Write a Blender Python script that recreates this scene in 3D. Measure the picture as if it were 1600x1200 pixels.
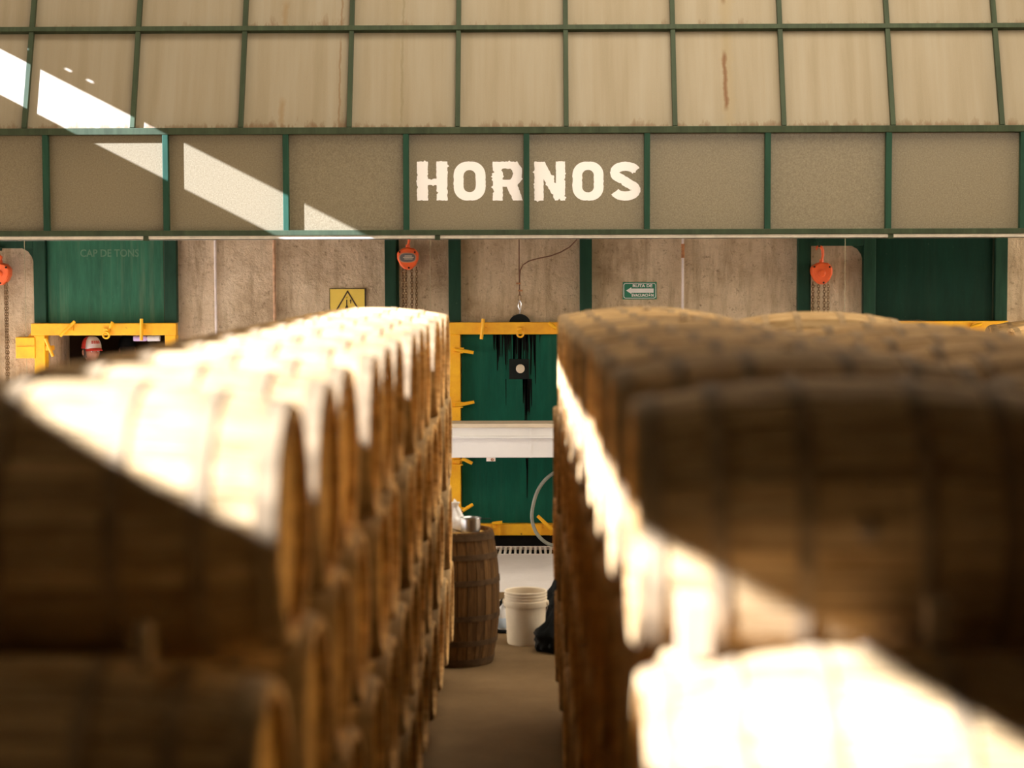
import bpy, bmesh, math, random
from mathutils import Vector, Matrix, Euler
import mathutils.noise as mnoise

rnd = random.Random(7)
PI = math.pi
R = math.radians
scene = bpy.context.scene
COL = scene.collection
for o in list(bpy.data.objects):
    bpy.data.objects.remove(o, do_unlink=True)

# ------------------------------------------------------------------ camera
EYE = Vector((0.0, 0.0, 2.62))
FPX = 2976.0
CAMROT = Matrix.Rotation(R(0.578), 3, 'Z') @ Matrix.Rotation(R(90 - 3.423), 3, 'X') @ Matrix.Rotation(R(-0.16), 3, 'Z')
cam_d = bpy.data.cameras.new('camera')
cam_d.sensor_width = 36.0
cam_d.lens = FPX / 1600.0 * 36.0
cam_d.clip_start = 0.05
cam_d.clip_end = 300
cam_d.dof.use_dof = True
cam_d.dof.focus_distance = 16.9
cam_d.dof.aperture_fstop = 1.4
cam = bpy.data.objects.new('camera', cam_d)
cam.matrix_world = Matrix.Translation(EYE) @ CAMROT.to_4x4()
COL.objects.link(cam)
scene.camera = cam

# ------------------------------------------------------------------ sky, sun, exposure
world = bpy.data.worlds.new('sky')
scene.world = world
world.use_nodes = True
wn = world.node_tree.nodes
wn['Background'].inputs['Color'].default_value = (1.0, 0.90, 0.75, 1)   # bright hazy sky, warm white balance
wn['Background'].inputs['Strength'].default_value = 6.0
sun_d = bpy.data.lights.new('sun', 'SUN')
sun_d.energy = 36
sun_d.angle = R(0.30)
sun_d.color = (0.82, 0.93, 1.28)
sun = bpy.data.objects.new('sun', sun_d)
sun.rotation_euler = Vector((1.0, 0.5, -0.51)).to_track_quat('-Z', 'Y').to_euler()
COL.objects.link(sun)
vs = scene.view_settings
vs.view_transform = 'Standard'
vs.look = 'None'
vs.exposure = 0.0
vs.gamma = 1.0
vs.use_curve_mapping = False


# ------------------------------------------------------------------ helpers
def at(px, py, Y):
    """the world point on the plane y = Y that this spot of the photograph shows"""
    d = CAMROT @ Vector(((px - 800) / FPX, -(py - 600) / FPX, -1))
    return EYE + d * ((Y - EYE.y) / d.y)


def tag(o, label=None, cat=None, group=None, kind=None):
    if label: o['label'] = label
    if cat: o['category'] = cat
    if group: o['group'] = group
    if kind: o['kind'] = kind
    return o


def thing(name, label, cat, loc=(0, 0, 0), group=None, rot=(0, 0, 0)):
    o = bpy.data.objects.new(name, None)
    o.empty_display_size = 0.1
    o.location = loc
    o.rotation_euler = rot
    COL.objects.link(o)
    return tag(o, label, cat, group)


def frame_of(d, up=Vector((0, 0, 1))):
    d = d.normalized()
    if abs(d.dot(up)) > 0.98:
        up = Vector((1, 0, 0))
    a = d.cross(up).normalized()
    return a, d.cross(a).normalized()


class MB:
    def __init__(s):
        s.v, s.f, s.mi = [], [], []
        s.m = 0

    def add(s, vs, fs):
        n = len(s.v)
        s.v += [tuple(v) for v in vs]
        s.f += [tuple(i + n for i in f) for f in fs]
        s.mi += [s.m] * len(fs)
        return s

    def box(s, x0, y0, z0, x1, y1, z1):
        vs = [(x, y, z) for x in (x0, x1) for y in (y0, y1) for z in (z0, z1)]
        return s.add(vs, [(0, 1, 3, 2), (4, 6, 7, 5), (0, 4, 5, 1), (2, 3, 7, 6), (0, 2, 6, 4), (1, 5, 7, 3)])

    def hexa(s, a, b):
        """a, b: two quads (lists of four points) joined into a solid"""
        return s.add(list(a) + list(b), [(0, 1, 2, 3), (7, 6, 5, 4), (0, 4, 5, 1), (1, 5, 6, 2), (2, 6, 7, 3), (3, 7, 4, 0)])

    def bar(s, p, q, w, h, up=Vector((0, 0, 1))):
        p, q = Vector(p), Vector(q)
        a, b = frame_of(q - p, up)
        a *= w / 2
        b *= h / 2
        return s.hexa([p - a - b, p + a - b, p + a + b, p - a + b], [q - a - b, q + a - b, q + a + b, q - a + b])

    def tube(s, pts, r, n=8, caps=True):
        pts = [Vector(p) for p in pts]
        rs = r if isinstance(r, (list, tuple)) else [r] * len(pts)
        vs = []
        a = None
        for i, p in enumerate(pts):
            d = (pts[min(i + 1, len(pts) - 1)] - pts[max(i - 1, 0)])
            if a is None:
                a, b = frame_of(d)
            else:
                d = d.normalized()
                a = (a - d * a.dot(d)).normalized()
                b = d.cross(a)
            for k in range(n):
                t = 2 * PI * k / n
                vs.append(p + (a * math.cos(t) + b * math.sin(t)) * rs[i])
        fs = []
        for i in range(len(pts) - 1):
            for k in range(n):
                fs.append((i * n + k, i * n + (k + 1) % n, (i + 1) * n + (k + 1) % n, (i + 1) * n + k))
        if caps:
            fs.append(tuple(reversed(range(n))))
            fs.append(tuple(range((len(pts) - 1) * n, len(pts) * n)))
        return s.add(vs, fs)

    def lathe(s, prof, n=24, c=(0, 0, 0), axis='Z', close=False):
        vs = []
        for r, h in prof:
            for k in range(n):
                t = 2 * PI * k / n
                p = (r * math.cos(t), r * math.sin(t), h)
                if axis == 'X': p = (h, p[0], p[1])
                if axis == 'Y': p = (p[0], h, p[1])
                vs.append((p[0] + c[0], p[1] + c[1], p[2] + c[2]))
        m = len(prof)
        fs = []
        for i in range(m if close else m - 1):
            j = (i + 1) % m
            for k in range(n):
                fs.append((i * n + k, i * n + (k + 1) % n, j * n + (k + 1) % n, j * n + k))
        return s.add(vs, fs)

    def prism(s, poly, y0, y1):
        """polygon of (x, z) pushed from y0 to y1"""
        n = len(poly)
        vs = [(x, y0, z) for x, z in poly] + [(x, y1, z) for x, z in poly]
        fs = [tuple(range(n)), tuple(reversed(range(n, 2 * n)))]
        fs += [(i, i + n, (i + 1) % n + n, (i + 1) % n) for i in range(n)]
        return s.add(vs, fs)

    def torus(s, c, R_, r, n=16, m=6, axis='Y', a0=0, a1=2 * PI):
        full = abs(a1 - a0 - 2 * PI) < 1e-6
        pts = []
        for i in range(n + (0 if full else 1)):
            t = a0 + (a1 - a0) * i / n
            u, v = R_ * math.cos(t), R_ * math.sin(t)
            pts.append(Vector(c) + Vector({'Y': (u, 0, v), 'X': (0, u, v), 'Z': (u, v, 0)}[axis]))
        if full: pts.append(pts[0].copy()); 
        return s.tube(pts, r, m, not full)

    def build(s, name, mat, parent=None, smooth=False, bevel=0, loc=None, mats=None, fix=True):
        me = bpy.data.meshes.new(name)
        me.from_pydata(s.v, [], s.f)
        if mats:
            for m in mats: me.materials.append(m)
            me.polygons.foreach_set('material_index', s.mi)
        else:
            me.materials.append(mat)
        if fix:
            bm = bmesh.new()
            bm.from_mesh(me)
            bmesh.ops.recalc_face_normals(bm, faces=bm.faces)
            bm.to_mesh(me)
            bm.free()
        if smooth:
            me.polygons.foreach_set('use_smooth', [True] * len(me.polygons))
            me.set_sharp_from_angle(angle=R(38))
        o = bpy.data.objects.new(name, me)
        COL.objects.link(o)
        if parent is not None: o.parent = parent
        if loc is not None: o.location = loc
        if bevel:
            b = o.modifiers.new('bevel', 'BEVEL')
            b.width = bevel
            b.segments = 2
            b.limit_method = 'ANGLE'
            b.angle_limit = R(40)
        return o


def dup(root, loc, rot=None):
    r = root.copy()
    COL.objects.link(r)
    r.location = loc
    if rot is not None: r.rotation_euler = rot
    for ch in list(root.children):
        c = ch.copy()
        COL.objects.link(c)
        c.parent = r
        for g in list(ch.children):
            d = g.copy()
            COL.objects.link(d)
            d.parent = c
    return r


def baked(o, name, mat=None):
    """the evaluated mesh of a curve or modified object, as a fresh mesh; the source object is removed"""
    bpy.context.view_layer.update()
    dg = bpy.context.evaluated_depsgraph_get()
    me = bpy.data.meshes.new_from_object(o.evaluated_get(dg))
    me.name = name
    bpy.data.objects.remove(o, do_unlink=True)
    if mat:
        me.materials.clear()
        me.materials.append(mat)
    return me


def text_mesh(body, size, mat, name, width=None, bold=0.0, depth=0.0008):
    """lettering standing in the xz plane, facing -y, centred on its origin"""
    c = bpy.data.curves.new(name, 'FONT')
    c.body = body
    c.size = size
    c.offset = bold
    c.extrude = depth
    c.align_x = 'CENTER'
    c.align_y = 'CENTER'
    c.resolution_u = 3
    o = bpy.data.objects.new(name, c)
    COL.objects.link(o)
    me = baked(o, name, mat)
    xs = [v.co.x for v in me.vertices]
    k = width / (max(xs) - min(xs)) if width else 1
    me.transform(Matrix.Rotation(PI / 2, 4, 'X') @ Matrix.Diagonal((k, 1, 1, 1)))
    return me


def put(me, name, parent, loc=(0, 0, 0)):
    o = bpy.data.objects.new(name, me)
    COL.objects.link(o)
    o.parent = parent
    o.location = loc
    return o


# ------------------------------------------------------------------ materials
def new_mat(name):
    m = bpy.data.materials.new(name)
    m.use_nodes = True
    nt = m.node_tree
    return m, nt, nt.nodes['Principled BSDF']


def N(nt, typ, **kw):
    n = nt.nodes.new(typ)
    for k, v in kw.items():
        if k.startswith('i_'):
            n.inputs[k[2:].replace('_', ' ')].default_value = v
        else:
            setattr(n, k, v)
    return n


def coords(nt, scale=(1, 1, 1), src='Object', rand=0.0):
    tc = N(nt, 'ShaderNodeTexCoord')
    mp = N(nt, 'ShaderNodeMapping')
    mp.inputs['Scale'].default_value = scale
    nt.links.new(tc.outputs[src], mp.inputs['Vector'])
    if rand:
        oi = N(nt, 'ShaderNodeObjectInfo')
        mu = N(nt, 'ShaderNodeMath', operation='MULTIPLY')
        mu.inputs[1].default_value = rand
        nt.links.new(oi.outputs['Random'], mu.inputs[0])
        nt.links.new(mu.outputs[0], mp.inputs['Location'])
    return mp.outputs[0]


def noise(nt, vec, scale, detail=4, rough=0.6, dist=0.0):
    n = N(nt, 'ShaderNodeTexNoise', i_Scale=scale, i_Detail=detail, i_Roughness=rough, i_Distortion=dist)
    nt.links.new(vec, n.inputs['Vector'])
    return n.outputs['Fac']


def ramp(nt, fac, stops):
    r = N(nt, 'ShaderNodeValToRGB')
    e = r.color_ramp.elements
    while len(e) < len(stops): e.new(0.5)
    for i, (p, c) in enumerate(stops):
        e[i].position = p
        e[i].color = (c[0], c[1], c[2], 1) if isinstance(c, (tuple, list)) else (c, c, c, 1)
    nt.links.new(fac, r.inputs['Fac'])
    return r.outputs['Color']


def mix(nt, fac, a, b, mode='MIX'):
    m = N(nt, 'ShaderNodeMix', data_type='RGBA', blend_type=mode)
    for sock, v in ((m.inputs[0], fac), (m.inputs[6], a), (m.inputs[7], b)):
        if isinstance(v, (int, float)): sock.default_value = v
        elif isinstance(v, (tuple, list)): sock.default_value = (v[0], v[1], v[2], 1)
        else: nt.links.new(v, sock)
    return m.outputs[2]


def math_(nt, op, a, b=None, clamp=False):
    m = N(nt, 'ShaderNodeMath', operation=op, use_clamp=clamp)
    for i, v in enumerate((a, b)):
        if v is None: continue
        if isinstance(v, (int, float)): m.inputs[i].default_value = v
        else: nt.links.new(v, m.inputs[i])
    return m.outputs[0]


def bump(nt, bsdf, h, strength=0.4, dist=0.02):
    b = N(nt, 'ShaderNodeBump')
    b.inputs['Strength'].default_value = strength
    b.inputs['Distance'].default_value = dist
    nt.links.new(h, b.inputs['Height'])
    nt.links.new(b.outputs['Normal'], bsdf.inputs['Normal'])


def plain(name, col, rough=0.6, metal=0.0, var=0.18, scale=9.0, spec=None):
    m, nt, b = new_mat(name)
    v = coords(nt, rand=20)
    f = noise(nt, v, scale, 5)
    c = ramp(nt, f, [(0.3, [x * (1 - var) for x in col]), (0.7, [min(1, x * (1 + var)) for x in col])])
    nt.links.new(c, b.inputs['Base Color'])
    b.inputs['Roughness'].default_value = rough
    b.inputs['Metallic'].default_value = metal
    if spec is not None: b.inputs['Specular IOR Level'].default_value = spec
    return m


def oak(name, light, mid, dark, along='X', staves=28, tone=0.5):
    m, nt, b = new_mat(name)
    sc = (1.6, 20, 20) if along == 'X' else (20, 20, 1.6)
    grain = noise(nt, coords(nt, sc, rand=50), 2.2, 6, 0.65, 0.6)
    blot = noise(nt, coords(nt, (1, 1, 1), rand=30), 5.0, 4, 0.6)
    c = ramp(nt, grain, [(0.28, dark), (0.5, mid), (0.75, light)])
    c = mix(nt, math_(nt, 'MULTIPLY', ramp(nt, blot, [(0.45, 0.0), (0.75, 1.0)]), 0.55), c, dark)
    # every stave a little lighter or darker
    tc = N(nt, 'ShaderNodeTexCoord')
    sp = N(nt, 'ShaderNodeSeparateXYZ')
    nt.links.new(tc.outputs['Object'], sp.inputs[0])
    ang = math_(nt, 'ARCTAN2', sp.outputs['Y'], sp.outputs['Z'] if along == 'X' else sp.outputs['X'])
    idx = math_(nt, 'FLOOR', math_(nt, 'MULTIPLY', ang, staves / (2 * PI)))
    oi = N(nt, 'ShaderNodeObjectInfo')
    wn_ = N(nt, 'ShaderNodeTexWhiteNoise', noise_dimensions='1D')
    nt.links.new(math_(nt, 'ADD', idx, math_(nt, 'MULTIPLY', oi.outputs['Random'], 91.0)), wn_.inputs['W'])
    val = math_(nt, 'ADD', math_(nt, 'MULTIPLY', wn_.outputs['Value'], 0.45), math_(nt, 'MULTIPLY', oi.outputs['Random'], tone))
    val = math_(nt, 'ADD', val, 0.55 + (0.25 - tone / 2))
    hsv = N(nt, 'ShaderNodeHueSaturation')
    nt.links.new(c, hsv.inputs['Color'])
    nt.links.new(val, hsv.inputs['Value'])
    nt.links.new(hsv.outputs[0], b.inputs['Base Color'])
    b.inputs['Roughness'].default_value = 0.82
    b.inputs['Specular IOR Level'].default_value = 0.1
    bump(nt, b, grain, 0.35, 0.006)
    return m


M = {}
M['oak'] = oak('weathered_oak', (0.67, 0.46, 0.22), (0.55, 0.35, 0.15), (0.25, 0.135, 0.042), tone=0.3)
M['oak_shaded'] = oak('shade_darkened_oak', (0.16, 0.085, 0.03), (0.10, 0.05, 0.016), (0.045, 0.022, 0.007), tone=0.1)  # oak with the shade beside the barrel stack put into its colour
M['head'] = oak('barrel_head_oak', (0.74, 0.46, 0.145), (0.62, 0.36, 0.10), (0.40, 0.21, 0.055))
M['hoop'] = plain('rusty_hoop', (0.34, 0.225, 0.11), 0.8, 0, 0.4, 14, spec=0.1)
M['hoop_shaded'] = plain('shade_darkened_rusty_hoop', (0.07, 0.04, 0.018), 0.8, 0, 0.4, 14, spec=0.1)  # rusty hoop, darkened for the same shade
M['timber'] = oak('rough_timber', (0.56, 0.40, 0.23), (0.46, 0.31, 0.16), (0.32, 0.20, 0.095), along='Z', staves=1, tone=0.1)
M['bung'] = plain('bung_wood', (0.40, 0.28, 0.15), 0.7)
M['black_metal'] = plain('black_metal', (0.008, 0.011, 0.009), 0.6, spec=0.15)
M['steel'] = plain('worn_steel', (0.42, 0.41, 0.40), 0.28, 0.95, 0.2)
M['orange'] = plain('hoist_orange', (0.88, 0.135, 0.028), 0.4, 0, 0.12)
M['rust_pipe'] = plain('pale_rusty_pipe', (0.55, 0.32, 0.18), 0.8, 0, 0.35, 18)
M['chain'] = plain('dull_chain', (0.24, 0.15, 0.07), 0.5, 0.5, 0.4, 30)
M['white_paint'] = plain('white_paint', (0.80, 0.77, 0.72), 0.55, 0, 0.05, 3)
M['white_metal'] = plain('white_sheet_metal', (0.78, 0.755, 0.73), 0.42, 0, 0.05, 2.5)
M['pail'] = plain('white_pail_plastic', (0.66, 0.555, 0.405), 0.5, 0, 0.08, 6)
M['black_plastic'] = plain('black_plastic', (0.003, 0.0035, 0.003), 0.6, 0, 0.2, spec=0.08)
M['white_plastic'] = plain('white_bag_plastic', (0.78, 0.76, 0.74), 0.35, 0, 0.06)
M['blue_plastic'] = plain('pale_blue_plastic', (0.50, 0.60, 0.72), 0.4)
M['hose'] = plain('grey_hose', (0.25, 0.25, 0.20), 0.5)
M['rust'] = plain('rusty_pipe', (0.42, 0.18, 0.07), 0.8, 0, 0.5, 18)
M['pale_pipe'] = plain('pale_pipe', (0.74, 0.64, 0.58), 0.6, 0, 0.15, 10)
M['wire'] = plain('wire', (0.50, 0.44, 0.26), 0.6, 0.2)
M['rope'] = plain('brown_cable', (0.16, 0.07, 0.03), 0.7)
M['sign_green'] = plain('sign_green', (0.010, 0.17, 0.085), 0.45, 0, 0.1)
M['sign_yellow'] = plain('sign_yellow', (0.80, 0.56, 0.08), 0.5, 0, 0.06)
M['sign_black'] = plain('sign_black', (0.05, 0.025, 0.008), 0.5)
M['sign_gold'] = plain('sign_gold', (0.62, 0.43, 0.02), 0.5)
M['faded'] = plain('faded_lettering', (0.075, 0.16, 0.085), 0.6)
M['plate_grey'] = plain('hoist_plate_grey', (0.14, 0.13, 0.12), 0.4)
M['lavender'] = plain('lavender_plastic', (0.66, 0.50, 0.82), 0.5, 0, 0.05)
M['skin'] = plain('skin', (0.50, 0.235, 0.145), 0.5, 0, 0.12, 25)
M['shirt'] = plain('grey_blue_shirt', (0.26, 0.27, 0.33), 0.85)
M['jeans'] = plain('dark_trousers', (0.045, 0.055, 0.09), 0.85)
M['boots'] = plain('brown_boots', (0.06, 0.035, 0.02), 0.6)
M['hair'] = plain('grey_dark_hair', (0.10, 0.075, 0.06), 0.7)
M['cap_red'] = plain('cap_red', (0.66, 0.045, 0.03), 0.8)
M['cap_white'] = plain('cap_white', (0.82, 0.76, 0.72), 0.85)
M['cap_dark'] = plain('cap_dark', (0.025, 0.028, 0.03), 0.8)
M['eye'] = plain('eye_white', (0.75, 0.70, 0.66), 0.25, 0, 0.03)
M['pupil'] = plain('pupil', (0.02, 0.012, 0.008), 0.2)


def green_paint(name, col, streak=0.0):
    m, nt, b = new_mat(name)
    f = noise(nt, coords(nt, (5, 5, 0.8), rand=11), 2.5, 6, 0.65)
    c = ramp(nt, f, [(0.3, [x * 0.75 for x in col]), (0.7, [x * 1.25 for x in col])])
    sp = noise(nt, coords(nt, (1, 1, 1), rand=5), 55, 2, 0.5)
    c = mix(nt, ramp(nt, sp, [(0.74, 0.0), (0.80, 0.2)]), c, (0.30, 0.34, 0.24))
    if streak:
        g = noise(nt, coords(nt, (9, 9, 0.35), rand=3), 1.6, 4, 0.7)
        c = mix(nt, math_(nt, 'MULTIPLY', ramp(nt, g, [(0.5, 0.0), (0.8, 1.0)]), streak), c, (0.20, 0.22, 0.13))
    nt.links.new(c, b.inputs['Base Color'])
    b.inputs['Roughness'].default_value = 0.55
    b.inputs['Specular IOR Level'].default_value = 0.15
    return m


M['green'] = green_paint('green_frame_paint', (0.014, 0.048, 0.026))
M['green_rail'] = green_paint('green_rail_paint', (0.036, 0.048, 0.023), 0.12)
M['door_worn'] = green_paint('worn_green_door_paint', (0.028, 0.115, 0.062), 0.45)
M['door'] = green_paint('green_door_paint', (0.004, 0.080, 0.047), 0.05)
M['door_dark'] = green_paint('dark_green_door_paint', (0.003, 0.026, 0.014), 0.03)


def yellow_paint():
    m, nt, b = new_mat('yellow_paint')
    f = noise(nt, coords(nt, (1, 1, 1), rand=9), 7, 5, 0.65)
    c = ramp(nt, f, [(0.3, (0.86, 0.38, 0.006)), (0.65, (0.98, 0.52, 0.010))])
    g = noise(nt, coords(nt, (1, 1, 1), rand=4), 16, 5, 0.7)
    c = mix(nt, ramp(nt, g, [(0.66, 0.0), (0.74, 0.8)]), c, (0.16, 0.07, 0.02))
    nt.links.new(c, b.inputs['Base Color'])
    b.inputs['Roughness'].default_value = 0.45
    return m


M['yellow'] = yellow_paint()


def slant_panel(name, streaks=(), rust=0.5):
    """aged translucent-looking sheet: beige, faint runs, rust along its foot; x, z are the panel's own axes"""
    m, nt, b = new_mat(name)
    runs = noise(nt, coords(nt, (7, 7, 0.45), rand=40), 1.2, 4, 0.55)
    cloud = noise(nt, coords(nt, (1, 1, 1), rand=25), 3.0, 4, 0.6)
    fine = noise(nt, coords(nt, (1, 1, 1)), 160, 2, 0.6)
    c = ramp(nt, runs, [(0.3, (0.215, 0.168, 0.098)), (0.5, (0.252, 0.204, 0.130)), (0.72, (0.285, 0.240, 0.165))])
    c = mix(nt, math_(nt, 'MULTIPLY', cloud, 0.35), c, (0.21, 0.168, 0.10))
    c = mix(nt, math_(nt, 'MULTIPLY', ramp(nt, fine, [(0.35, 1.0), (0.6, 0.0)]), 0.22), c, (0.36, 0.26, 0.14))
    tc = N(nt, 'ShaderNodeTexCoord')
    sp = N(nt, 'ShaderNodeSeparateXYZ')
    nt.links.new(tc.outputs['Object'], sp.inputs[0])
    edge = noise(nt, coords(nt, (6, 6, 2), rand=60), 2.0, 5, 0.7)
    reach = math_(nt, 'MULTIPLY', ramp(nt, edge, [(0.4, 0.0), (0.75, 1.0)]), 0.18 * rust + 0.045)
    foot = math_(nt, 'SUBTRACT', 1.0, math_(nt, 'DIVIDE', sp.outputs['Z'], math_(nt, 'ADD', reach, 0.012)), True)
    c = mix(nt, math_(nt, 'MULTIPLY', foot, 0.9), c, (0.135, 0.06, 0.016))
    for (x, z0, z1, w, col, a) in streaks:
        wob = math_(nt, 'MULTIPLY', math_(nt, 'SUBTRACT', noise(nt, coords(nt, (0, 0, 3)), 2, 2), 0.5), 0.05)
        dx = math_(nt, 'ABSOLUTE', math_(nt, 'SUBTRACT', math_(nt, 'ADD', sp.outputs['X'], wob), x))
        thick = math_(nt, 'MULTIPLY', noise(nt, coords(nt, (0, 0, 9)), 1.5, 3), 2 * w)
        k = math_(nt, 'SUBTRACT', 1.0, math_(nt, 'DIVIDE', dx, thick), True)
        k = math_(nt, 'POWER', k, 0.6)
        lo = math_(nt, 'MULTIPLY', math_(nt, 'SUBTRACT', sp.outputs['Z'], z0), 14.0, True)
        hi = math_(nt, 'MULTIPLY', math_(nt, 'SUBTRACT', z1, sp.outputs['Z']), 14.0, True)
        c = mix(nt, math_(nt, 'MULTIPLY', math_(nt, 'MULTIPLY', k, a), math_(nt, 'MULTIPLY', lo, hi)), c, col)
    nt.links.new(c, b.inputs['Base Color'])
    b.inputs['Roughness'].default_value = 0.6
    b.inputs['Specular IOR Level'].default_value = 0.3
    return m


def fascia_mat():
    m, nt, b = new_mat('speckled_fascia_sheet')
    f = noise(nt, coords(nt, (1, 1, 1), rand=20), 95, 3, 0.7)
    big = noise(nt, coords(nt, (1, 1, 1), rand=33), 2.2, 4, 0.6)
    runs = noise(nt, coords(nt, (26, 26, 0.25), rand=44), 1.5, 3, 0.6)
    c = ramp(nt, f, [(0.3, (0.115, 0.084, 0.040)), (0.5, (0.175, 0.137, 0.073)), (0.72, (0.26, 0.215, 0.125))])
    c = mix(nt, math_(nt, 'MULTIPLY', big, 0.5), c, (0.18, 0.14, 0.076))
    c = mix(nt, ramp(nt, runs, [(0.74, 0.0), (0.80, 0.45)]), c, (0.56, 0.49, 0.36))
    nt.links.new(c, b.inputs['Base Color'])
    b.inputs['Roughness'].default_value = 0.38
    bump(nt, b, f, 0.15, 0.004)
    return m


def plaster():
    m, nt, b = new_mat('stained_plaster')
    v = coords(nt)
    a = noise(nt, v, 2.2, 8, 0.68)
    s = noise(nt, coords(nt, (5, 5, 0.8)), 1.6, 7, 0.7)
    g = noise(nt, v, 22, 6, 0.75)
    c = ramp(nt, a, [(0.28, (0.36, 0.25, 0.14)), (0.46, (0.60, 0.45, 0.28)), (0.7, (0.76, 0.60, 0.40))])
    c = mix(nt, math_(nt, 'MULTIPLY', ramp(nt, s, [(0.47, 0.0), (0.68, 1.0)]), 0.7), c, (0.28, 0.19, 0.095))
    c = mix(nt, ramp(nt, g, [(0.57, 0.0), (0.68, 0.75)]), c, (0.19, 0.12, 0.055))
    nt.links.new(c, b.inputs['Base Color'])
    b.inputs['Roughness'].default_value = 0.9
    h = math_(nt, 'ADD', math_(nt, 'MULTIPLY', noise(nt, v, 7, 8, 0.7, 0.15), 1.0), math_(nt, 'MULTIPLY', g, 0.35))
    bump(nt, b, h, 0.9, 0.035)
    return m


def concrete(name, lo, hi):
    m, nt, b = new_mat(name)
    v = coords(nt)
    a = noise(nt, v, 1.3, 7, 0.65)
    g = noise(nt, v, 30, 4, 0.6)
    c = ramp(nt, a, [(0.3, lo), (0.7, hi)])
    c = mix(nt, math_(nt, 'MULTIPLY', g, 0.3), c, [x * 0.7 for x in lo])
    nt.links.new(c, b.inputs['Base Color'])
    b.inputs['Roughness'].default_value = 0.8
    b.inputs['Specular IOR Level'].default_value = 0.15
    bump(nt, b, g, 0.2, 0.01)
    return m


M['fascia'] = fascia_mat()
M['plaster'] = plaster()
M['floor'] = concrete('worn_concrete', (0.11, 0.065, 0.026), (0.19, 0.12, 0.055))
M['apron'] = concrete('pale_concrete', (0.50, 0.455, 0.42), (0.62, 0.575, 0.54))
M['shed'] = concrete('shed_sheeting', (0.26, 0.20, 0.14), (0.36, 0.29, 0.20))
M['near_black'] = plain('near_black_base', (0.012, 0.010, 0.008), 0.8, 0, 0.3, spec=0.1)  # near-black colour of the drain bed and wall-base plates
M['shade_deck'] = concrete('dark_shade_deck', (0.07, 0.05, 0.035), (0.11, 0.08, 0.055))  # dark colour of the added light-blocking deck
M['earth'] = concrete('dry_yard', (0.42, 0.34, 0.24), (0.55, 0.46, 0.34))
M['oven_brick'] = concrete('smoked_oven_wall', (0.16, 0.10, 0.06), (0.28, 0.19, 0.12))

# ------------------------------------------------------------------ the building
WY = 18.25          # front face of the oven wall
OVEN_X = [at(168, 470, WY).x, at(813, 470, WY).x, at(1458, 470, WY).x]
OPEN_W = 0.567      # half width of an oven mouth
OPEN_B, OPEN_T = 0.17, 2.02


def struct(mb, name, mat, **k):
    return tag(mb.build(name, mat, **k), kind='structure')


f = MB(); f.box(-6.6, -4, -0.15, 9.2, 15.39, 0)
struct(f, 'floor', M['floor'])
f = MB(); f.box(-6.6, 15.41, -0.15, 9.2, 17.46, 0.0); 
struct(f, 'floor_apron', M['apron'])
f = MB(); f.box(-6.6, 17.46, -0.30, 9.2, WY, -0.2)
struct(f, 'floor_drain', M['near_black'])
f = MB(); f.box(-40, -40, -0.6, 60, 60, -0.31)
struct(f, 'ground', M['earth'])

xs = [-6.6]
for cx in OVEN_X: xs += [cx - OPEN_W, cx + OPEN_W]
xs.append(9.2)
for i in range(0, len(xs), 2):
    w = MB(); w.box(xs[i], WY, -0.3, xs[i + 1], WY + 0.8, 7.5)
    struct(w, 'wall_back', M['plaster'])
for cx in OVEN_X:
    w = MB(); w.box(cx - OPEN_W, WY, -0.3, cx + OPEN_W, WY + 0.8, OPEN_B)
    struct(w, 'wall_back_sill', M['oven_brick'])
    w = MB(); w.box(cx - OPEN_W, WY, OPEN_T, cx + OPEN_W, WY + 0.8, 7.5)
    struct(w, 'wall_back', M['plaster'])
    w = MB(); w.box(cx - 0.85, WY - 0.015, -0.2, cx + 0.85, WY, 0.075)
    struct(w, 'trim_%d' % (1 + OVEN_X.index(cx)), M['near_black'])
for n_, cx in enumerate(OVEN_X):
    w = MB()
    y0, y1 = WY + 0.8, WY + 3.6
    w.box(cx - 1.5, y0, 0.0, cx + 1.5, y1, OPEN_B)
    w.box(cx - 1.5, y1, 0.0, cx + 1.5, y1 + 0.1, 2.8)
    w.box(cx - 1.6, y0, 0.0, cx - 1.5, y1, 2.8)
    w.box(cx + 1.5, y0, 0.0, cx + 1.6, y1, 2.8)
    w.box(cx - 1.6, y0, 2.8, cx + 1.6, y1 + 0.1, 2.9)
    struct(w, 'wall_oven_%s' % ('west', 'middle', 'east')[n_], M['oven_brick'])

SLOT_U = 2.233 + 0.51 * 6.5
w = MB(); w.box(-6.54, -1.1, 0, -6.5, 8.0, SLOT_U - 0.40); w.box(-6.54, 8.0, 2.35, -6.5, 18.0, SLOT_U - 0.40); w.box(-6.54, 18.0, 0, -6.5, 21.9, SLOT_U - 0.40)
for y in (10.4, 12.9, 15.4): w.box(-6.54, y, 0, -6.5, y + .12, 2.35)
w.box(-6.54, -1.1, SLOT_U, -6.5, 21.9, SLOT_U + .085); w.box(-6.54, -1.1, SLOT_U + .125, -6.5, 21.9, 7.5)
ya = -1.1                                            # a few worn-through holes in the sheeting just above the gap
for yb in (14.67, 14.80, 15.0):
    w.box(-6.54, ya, SLOT_U + .085, -6.5, yb - .028, SLOT_U + .125)
    ya = yb + .028
w.box(-6.54, ya, SLOT_U + .085, -6.5, 21.9, SLOT_U + .125)
struct(w, 'wall_left', M['shed'])
w = MB(); w.box(9.2, -1.1, 0, 9.3, 10.5, 7.5); w.box(9.2, 10.5, 5.2, 9.3, 19.05, 7.5); w.box(9.1, 14.5, 0, 9.3, 14.7, 5.2)
struct(w, 'wall_right', M['shed'])
w = MB(); w.box(-2.0, -1.1, 0, 9.3, -1.0, 3.85); w.box(-6.54, -1.1, 0, -2.0, -1.0, 7.5)
struct(w, 'wall_front', M['shed'])
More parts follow.
